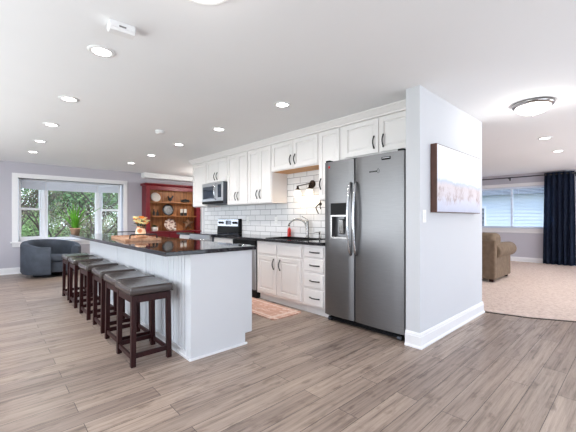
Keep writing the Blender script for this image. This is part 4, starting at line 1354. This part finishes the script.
# star
bm = new(); cx_, cz_, yb_ = 4.39, SHZ[0] + .195, 9.13
out = []
for k in range(10):
    a = PI / 2 + k * PI / 5; R = .21 if k % 2 == 0 else .085
    out.append(bm.verts.new((cx_ + R * math.cos(a), yb_, cz_ + R * math.sin(a))))
fr = bm.verts.new((cx_, yb_ - .045, cz_)); bk = bm.verts.new((cx_, yb_ + .01, cz_))
for k in range(10): bm.faces.new((out[k], out[(k + 1) % 10], fr)); bm.faces.new((out[(k + 1) % 10], out[k], bk))
single('metal_star', bm, 'tin', 'weathered metal barn star leaning on the hutch buffet', 'star')

# ------------------------------------------------------------------ barrel chair by the bay
r = thing('barrel_chair', 'slate blue velvet barrel chair beside the bay window', 'armchair', (1.03, 8.60, 0), math.radians(23))
# local frame: the chair opens towards -y; rz turns that to +x -y
T = WM[r.name]
bm = new(); n = 40; A0 = math.radians(-58); A1 = math.radians(238)
Ro, Ri = .53, .38
cols = []
for i in range(n + 1):
    t = i / n; a = A0 + (A1 - A0) * t
    s = math.sin(a)
    e = max(0, s + .55) / 1.55
    top = .625 + .125 * (e ** .8)
    front = abs(2 * t - 1)
    d = Vector((math.cos(a), s, 0))
    ro = Ro * (.93 if False else 1)
    prof = [(ro - .03, .07), (ro, .12), (ro, top - .05), (ro - .02, top - .012), (ro - .06, top), (Ri + .035, top - .004), (Ri + .005, top - .04), (Ri, top - .12), (Ri, .30), (Ri, .07)]
    cols.append([bm.verts.new(T @ Vector((d.x * q, d.y * q, z))) for q, z in prof])
for A, B in zip(cols, cols[1:]):
    for k in range(len(A)): bm.faces.new((A[k], A[(k + 1) % len(A)], B[(k + 1) % len(A)], B[k]))
bm.faces.new(cols[0]); bm.faces.new(cols[-1][::-1])
smooth_by_angle(obj('shell', bm, 'velvet', r), 45)
bm = new(); prof = [(0, .09), (.33, .09), (.358, .11), (.358, .30), (0, .30)]
add_lathe(bm, prof, (0, 0, 0), 32)
for v in bm.verts:
    if v.co.y < -.2: v.co.y = -.2 + (v.co.y + .2) * 1.6
bmesh.ops.transform(bm, matrix=T, verts=bm.verts)
smooth_by_angle(obj('seat_base', bm, 'velvet', r), 40)
bm = new(); prof = [(0, .302), (.30, .302), (.345, .32), (.355, .36), (.345, .40), (.30, .425), (0, .44)]
add_lathe(bm, prof, (0, 0, 0), 32)
for v in bm.verts:
    if v.co.y < -.2: v.co.y = -.2 + (v.co.y + .2) * 1.7
bmesh.ops.transform(bm, matrix=T, verts=bm.verts)
obj('seat_cushion', bm, 'velvet', r, smooth=True)
bm = new(); add_lathe(bm, [(0, 0), (.33, 0), (.33, .025), (.10, .03), (.10, .068), (0, .068)], (0, 0, 0), 28)
bmesh.ops.transform(bm, matrix=T, verts=bm.verts)
obj('swivel_base', bm, 'black_plastic', r)

# ------------------------------------------------------------------ recliner in the living room
SXa, SYa = 6.88, 1.83
r = thing('sofa', 'brown upholstered sofa with rolled arm seen from behind in the living room', 'sofa', (7.4, 2.9, 0.016))
g = .017
obj('back', bx(SXa, SXa + .20, SYa + .01, 3.95, .07, .80), 'brown_fabric', r, bevel=.03, seg=3)
for y0_ in (1.86, 2.56, 3.26):
    bm = new(); add_box(bm, SXa + .03, SXa + .50, y0_, y0_ + .69, .52, .93)
    obj('back_cushion', bm, 'brown_fabric', r, bevel=.10, seg=5, smooth=True)
for y0_, y1_ in ((SYa, SYa + .22), (3.76, 3.98)):
    bm = new(); add_box(bm, SXa + .06, SXa + 1.08, y0_ + .02, y1_, .07, .56)
    a_ = obj('arm', bm, 'brown_fabric', r, bevel=.02, seg=3)
    bm = new(); add_tube(bm, [(SXa + .10, (y0_ + y1_) / 2 - .03, .585), (SXa + .5, (y0_ + y1_) / 2 - .03, .60), (SXa + 1.22, (y0_ + y1_) / 2 - .03, .585)], .14, 18)
    obj('arm_roll', bm, 'brown_fabric', a_, bevel=.03, seg=3, smooth=True)
obj('seat', bx(SXa + .201, SXa + .90, SYa + .225, 3.755, .09, .34), 'brown_fabric', r, bevel=.02)
for y0_ in (2.07, 2.64, 3.21): obj('seat_cushion', bx(SXa + .25, SXa + .95, y0_, y0_ + .555, .345, .50), 'brown_fabric', r, bevel=.05, seg=4, smooth=True)
for x in (SXa + .06, SXa + .98):
    for y in (SYa + .06, 3.88): obj('foot', bx(x, x + .07, y, y + .07, g, .07), 'stool_wood', r, bevel=.004)

# ------------------------------------------------------------------ curtain and rod
r = thing('curtain_rod', 'dark metal curtain rod over the living room window', 'curtain rod', (XE, 2.6, 2.36))
RZ = 2.345; RXX = XE - .17
obj('rod', add_tube(new(), [(RXX, 1.06, RZ), (RXX, 4.5, RZ)], .014, 12), 'black_metal', r, smooth=True)
obj('finial', add_lathe(new(), [(0, -.05), (.02, -.04), (.028, -.015), (.018, .01), (0, .01)], (RXX, 1.05, RZ), 14, Matrix.Rotation(-PI / 2, 4, 'X')), 'black_metal', r, smooth=True)
for y in (1.14, 2.55, 4.4):
    bm = new(); add_box(bm, XE - .006, XE - .0005, y - .015, y + .015, RZ - .07, RZ + .02); add_tube(bm, [(XE - .004, y, RZ - .03), (RXX, y, RZ - .02)], .007, 6)
    add_box(bm, RXX - .01, RXX + .01, y - .008, y + .008, RZ - .028, RZ - .0145)
    obj('bracket', bm, 'black_metal', r)
r = thing('curtain', 'navy blue curtain panel hanging to the floor at the right edge', 'curtain', (RXX, 1.43, .02))
bm = new(); nf = 90; nz_ = 16; grid = []
for i in range(nf + 1):
    t = i / nf; col = []
    for j in range(nz_ + 1):
        s = j / nz_; z = .03 + s * (RZ + .055 - .03)
        spread = 1 + .10 * (1 - s)
        yy = 1.45 + (t - .5) * .60 * spread
        amp = .042 * (.8 + .4 * (1 - s)) * (1 if s < .985 else .9)
        xx = RXX + amp * math.sin(t * 2 * PI * 5.5) + .012 * math.sin(t * 23 + s * 4) * (1 - s)
        col.append(bm.verts.new((xx, yy, z)))
    grid.append(col)
for A, B in zip(grid, grid[1:]):
    for j in range(nz_): bm.faces.new((A[j], A[j + 1], B[j + 1], B[j]))
o = obj('cloth', bm, 'curtain', r, smooth=True)
sm = o.modifiers.new('thickness', 'SOLIDIFY'); sm.thickness = .002
for k in range(6):
    yy = 1.18 + k * .108
    obj('grommet', add_tube(new(), [(RXX + .026 * math.cos(a * PI / 6), yy, RZ + .026 * math.sin(a * PI / 6)) for a in range(12)], .003, 5, closed=True), 'chrome', r)

# ------------------------------------------------------------------ outdoors
bm = new(); add_box(bm, -40, XW - 3, -40, 60, -.45, -.35); add_box(bm, XW - 3, 60, YN + .7, 60, -.45, -.35); add_box(bm, XE + .4, 60, -40, YN + .7, -.45, -.35)
struct('ground', bm, 'lawn')


def add_branch(bm, p, d, L, r0, depth, tips, rnd, kink=.22, lean=.55):
    pts = [p.copy()]; cur = p.copy(); dd = d.normalized()
    k = 4
    for i in range(k):
        dd = (dd + Vector((rnd.uniform(-1, 1), rnd.uniform(-1, 1), rnd.uniform(-.4, .8))) * kink).normalized()
        cur = cur + dd * L / k; pts.append(cur.copy())
    add_tube(bm, pts, r0, 5 if depth > 1 else 4, r0 * .45, cap=False)
    if depth == 0:
        tips.append((cur, dd)); return
    for i in range(3 if depth > 1 else 4):
        q = pts[rnd.choice((2, 3, 4))] if i else pts[4]
        a = rnd.random() * 6.28
        nd = (dd * .8 + Vector((math.cos(a), math.sin(a), rnd.uniform(-.3, .5))) * lean).normalized()
        add_branch(bm, q, nd, L * rnd.uniform(.6, .82), r0 * .5, depth - 1, tips, rnd, kink, lean)
    tips.append((pts[3], dd))


def tree(x, y, h, r0, leaves, lm, label, seed, lsize=.09, spread=.5, low=False, name='tree', n0=3, depth=3):
    rnd = random.Random(seed)
    r = thing(name, label, 'tree' if name == 'tree' else 'shrub', (x, y, -.35), group='trees and shrubs outside the bay window')
    bm = new(); tips = []
    for i in range(n0 if low else 1):
        a = rnd.random() * 6.28
        d = Vector((math.cos(a) * (.6 if low else .12), math.sin(a) * (.6 if low else .12), 1))
        add_branch(bm, Vector((x + (.1 * math.cos(a) if low else 0), y, -.37)), d, h * .42, r0, depth, tips, rnd, lean=spread)
    obj('trunk', bm, 'bark', r)
    bm = new()
    for k in range(leaves):
        t, d = rnd.choice(tips)
        p = t + Vector((rnd.gauss(0, 1), rnd.gauss(0, 1), rnd.gauss(0, 1))) * (.30 if not low else .22)
        if p.z < -.3: continue
        a = Vector((rnd.gauss(0, 1), rnd.gauss(0, 1), rnd.gauss(0, 1))).normalized(); b = a.orthogonal().normalized()
        s = lsize * rnd.uniform(.6, 1.3)
        bm.faces.new([bm.verts.new(p), bm.verts.new(p + (a + b * .45) * s * .5), bm.verts.new(p + a * s), bm.verts.new(p + (a - b * .45) * s * .5)])
    obj('foliage', bm, lm, r)
    return r


tree(0.95, 12.2, 3.4, .05, 500, 'leaf_dry', 'bare grey tree with sparse dry leaves seen through the left bay pane', 21, .06, .75, low=True, n0=4)
tree(2.35, 13.0, 4.4, .06, 1500, 'leaf_spring', 'arching branchy tree with fresh green leaves behind the central bay pane', 22, .08, .8, low=True, n0=3)
tree(3.75, 13.6, 4.6, .15, 1500, 'leaf_spring', 'grey-trunked leafy tree seen through the right bay pane', 23, .08, .6)
tree(2.3, 17.5, 4.5, .06, 4200, 'leaf_pine', 'dense evergreen standing behind the arching tree', 24, .13, .7, low=True, n0=5)
tree(3.9, 18.5, 5.0, .06, 5000, 'leaf_spring', 'dense light green tree farther back on the right', 25, .13, .7, low=True, n0=5)
tree(5.6, 20.0, 5.0, .06, 4500, 'leaf_pine', 'evergreen at the far right edge of the bay view', 26, .13, .7, low=True, n0=5)
tree(1.2, 21.0, 2.4, .05, 3000, 'leaf_dry', 'low tan hedge shrub at the back on the left', 27, .14, .8, low=True, name='shrub', n0=5)
tree(2.8, 22.5, 3.4, .05, 4500, 'leaf_dry', 'low tan hedge shrub at the back in the middle', 28, .14, .8, low=True, name='shrub', n0=5)
tree(0.6, 16.5, 3.6, .05, 500, 'leaf_dry', 'thin tan brushy tree behind the left bay pane', 29, .09, .8, low=True, n0=4)
tree(4.6, 24.0, 4.6, .05, 4500, 'leaf_spring', 'green hedge tree at the back on the right', 30, .15, .8, low=True, n0=5)

for x, y, m_, lab in ((1.5, 15.0, 'leaf_spring', 'low green shrub in the middle distance, left of centre'), (3.1, 15.4, 'leaf_dry', 'low olive shrub in the middle distance behind the centre pane'), (4.4, 16.2, 'leaf_spring', 'low green shrub in the middle distance behind the right pane')):
    tree(x, y, 2.0, .035, 3000, m_, lab, int(x * 10), .09, .9, low=True, name='shrub', n0=6, depth=2)

# neighbouring house beyond the living room window
r = thing('neighbor_house', 'white-sided neighbouring house with grey gable roof seen through the blind', 'house', (20, 6.5, -.35))
bm = new(); hx0, hx1, hy0, hy1 = 18.0, 26.0, 1.2, 11.0
add_box(bm, hx0, hx1, hy0, hy1, -.36, 2.3)
for k in range(16): add_box(bm, hx0 - .012, hx0, hy0, hy1, -.3 + k * .16, -.17 + k * .16)
obj('walls', bm, 'siding', r)
bm = new(); add_prism(bm, [(hy0 - .4, 2.3), (hy1 + .4, 2.3), ((hy0 + hy1) / 2, 4.2)], hx0 - .4, hx1 + .4, 'x'); obj('roof', bm, 'roof', r)
w_ = obj('window', bx(hx0 - .05, hx0 - .013, 5.2, 6.4, .7, 1.8), 'trim', r)
obj('pane', bx(hx0 - .06, hx0 - .0505, 5.28, 6.32, .78, 1.72), 'black_glass', w_)
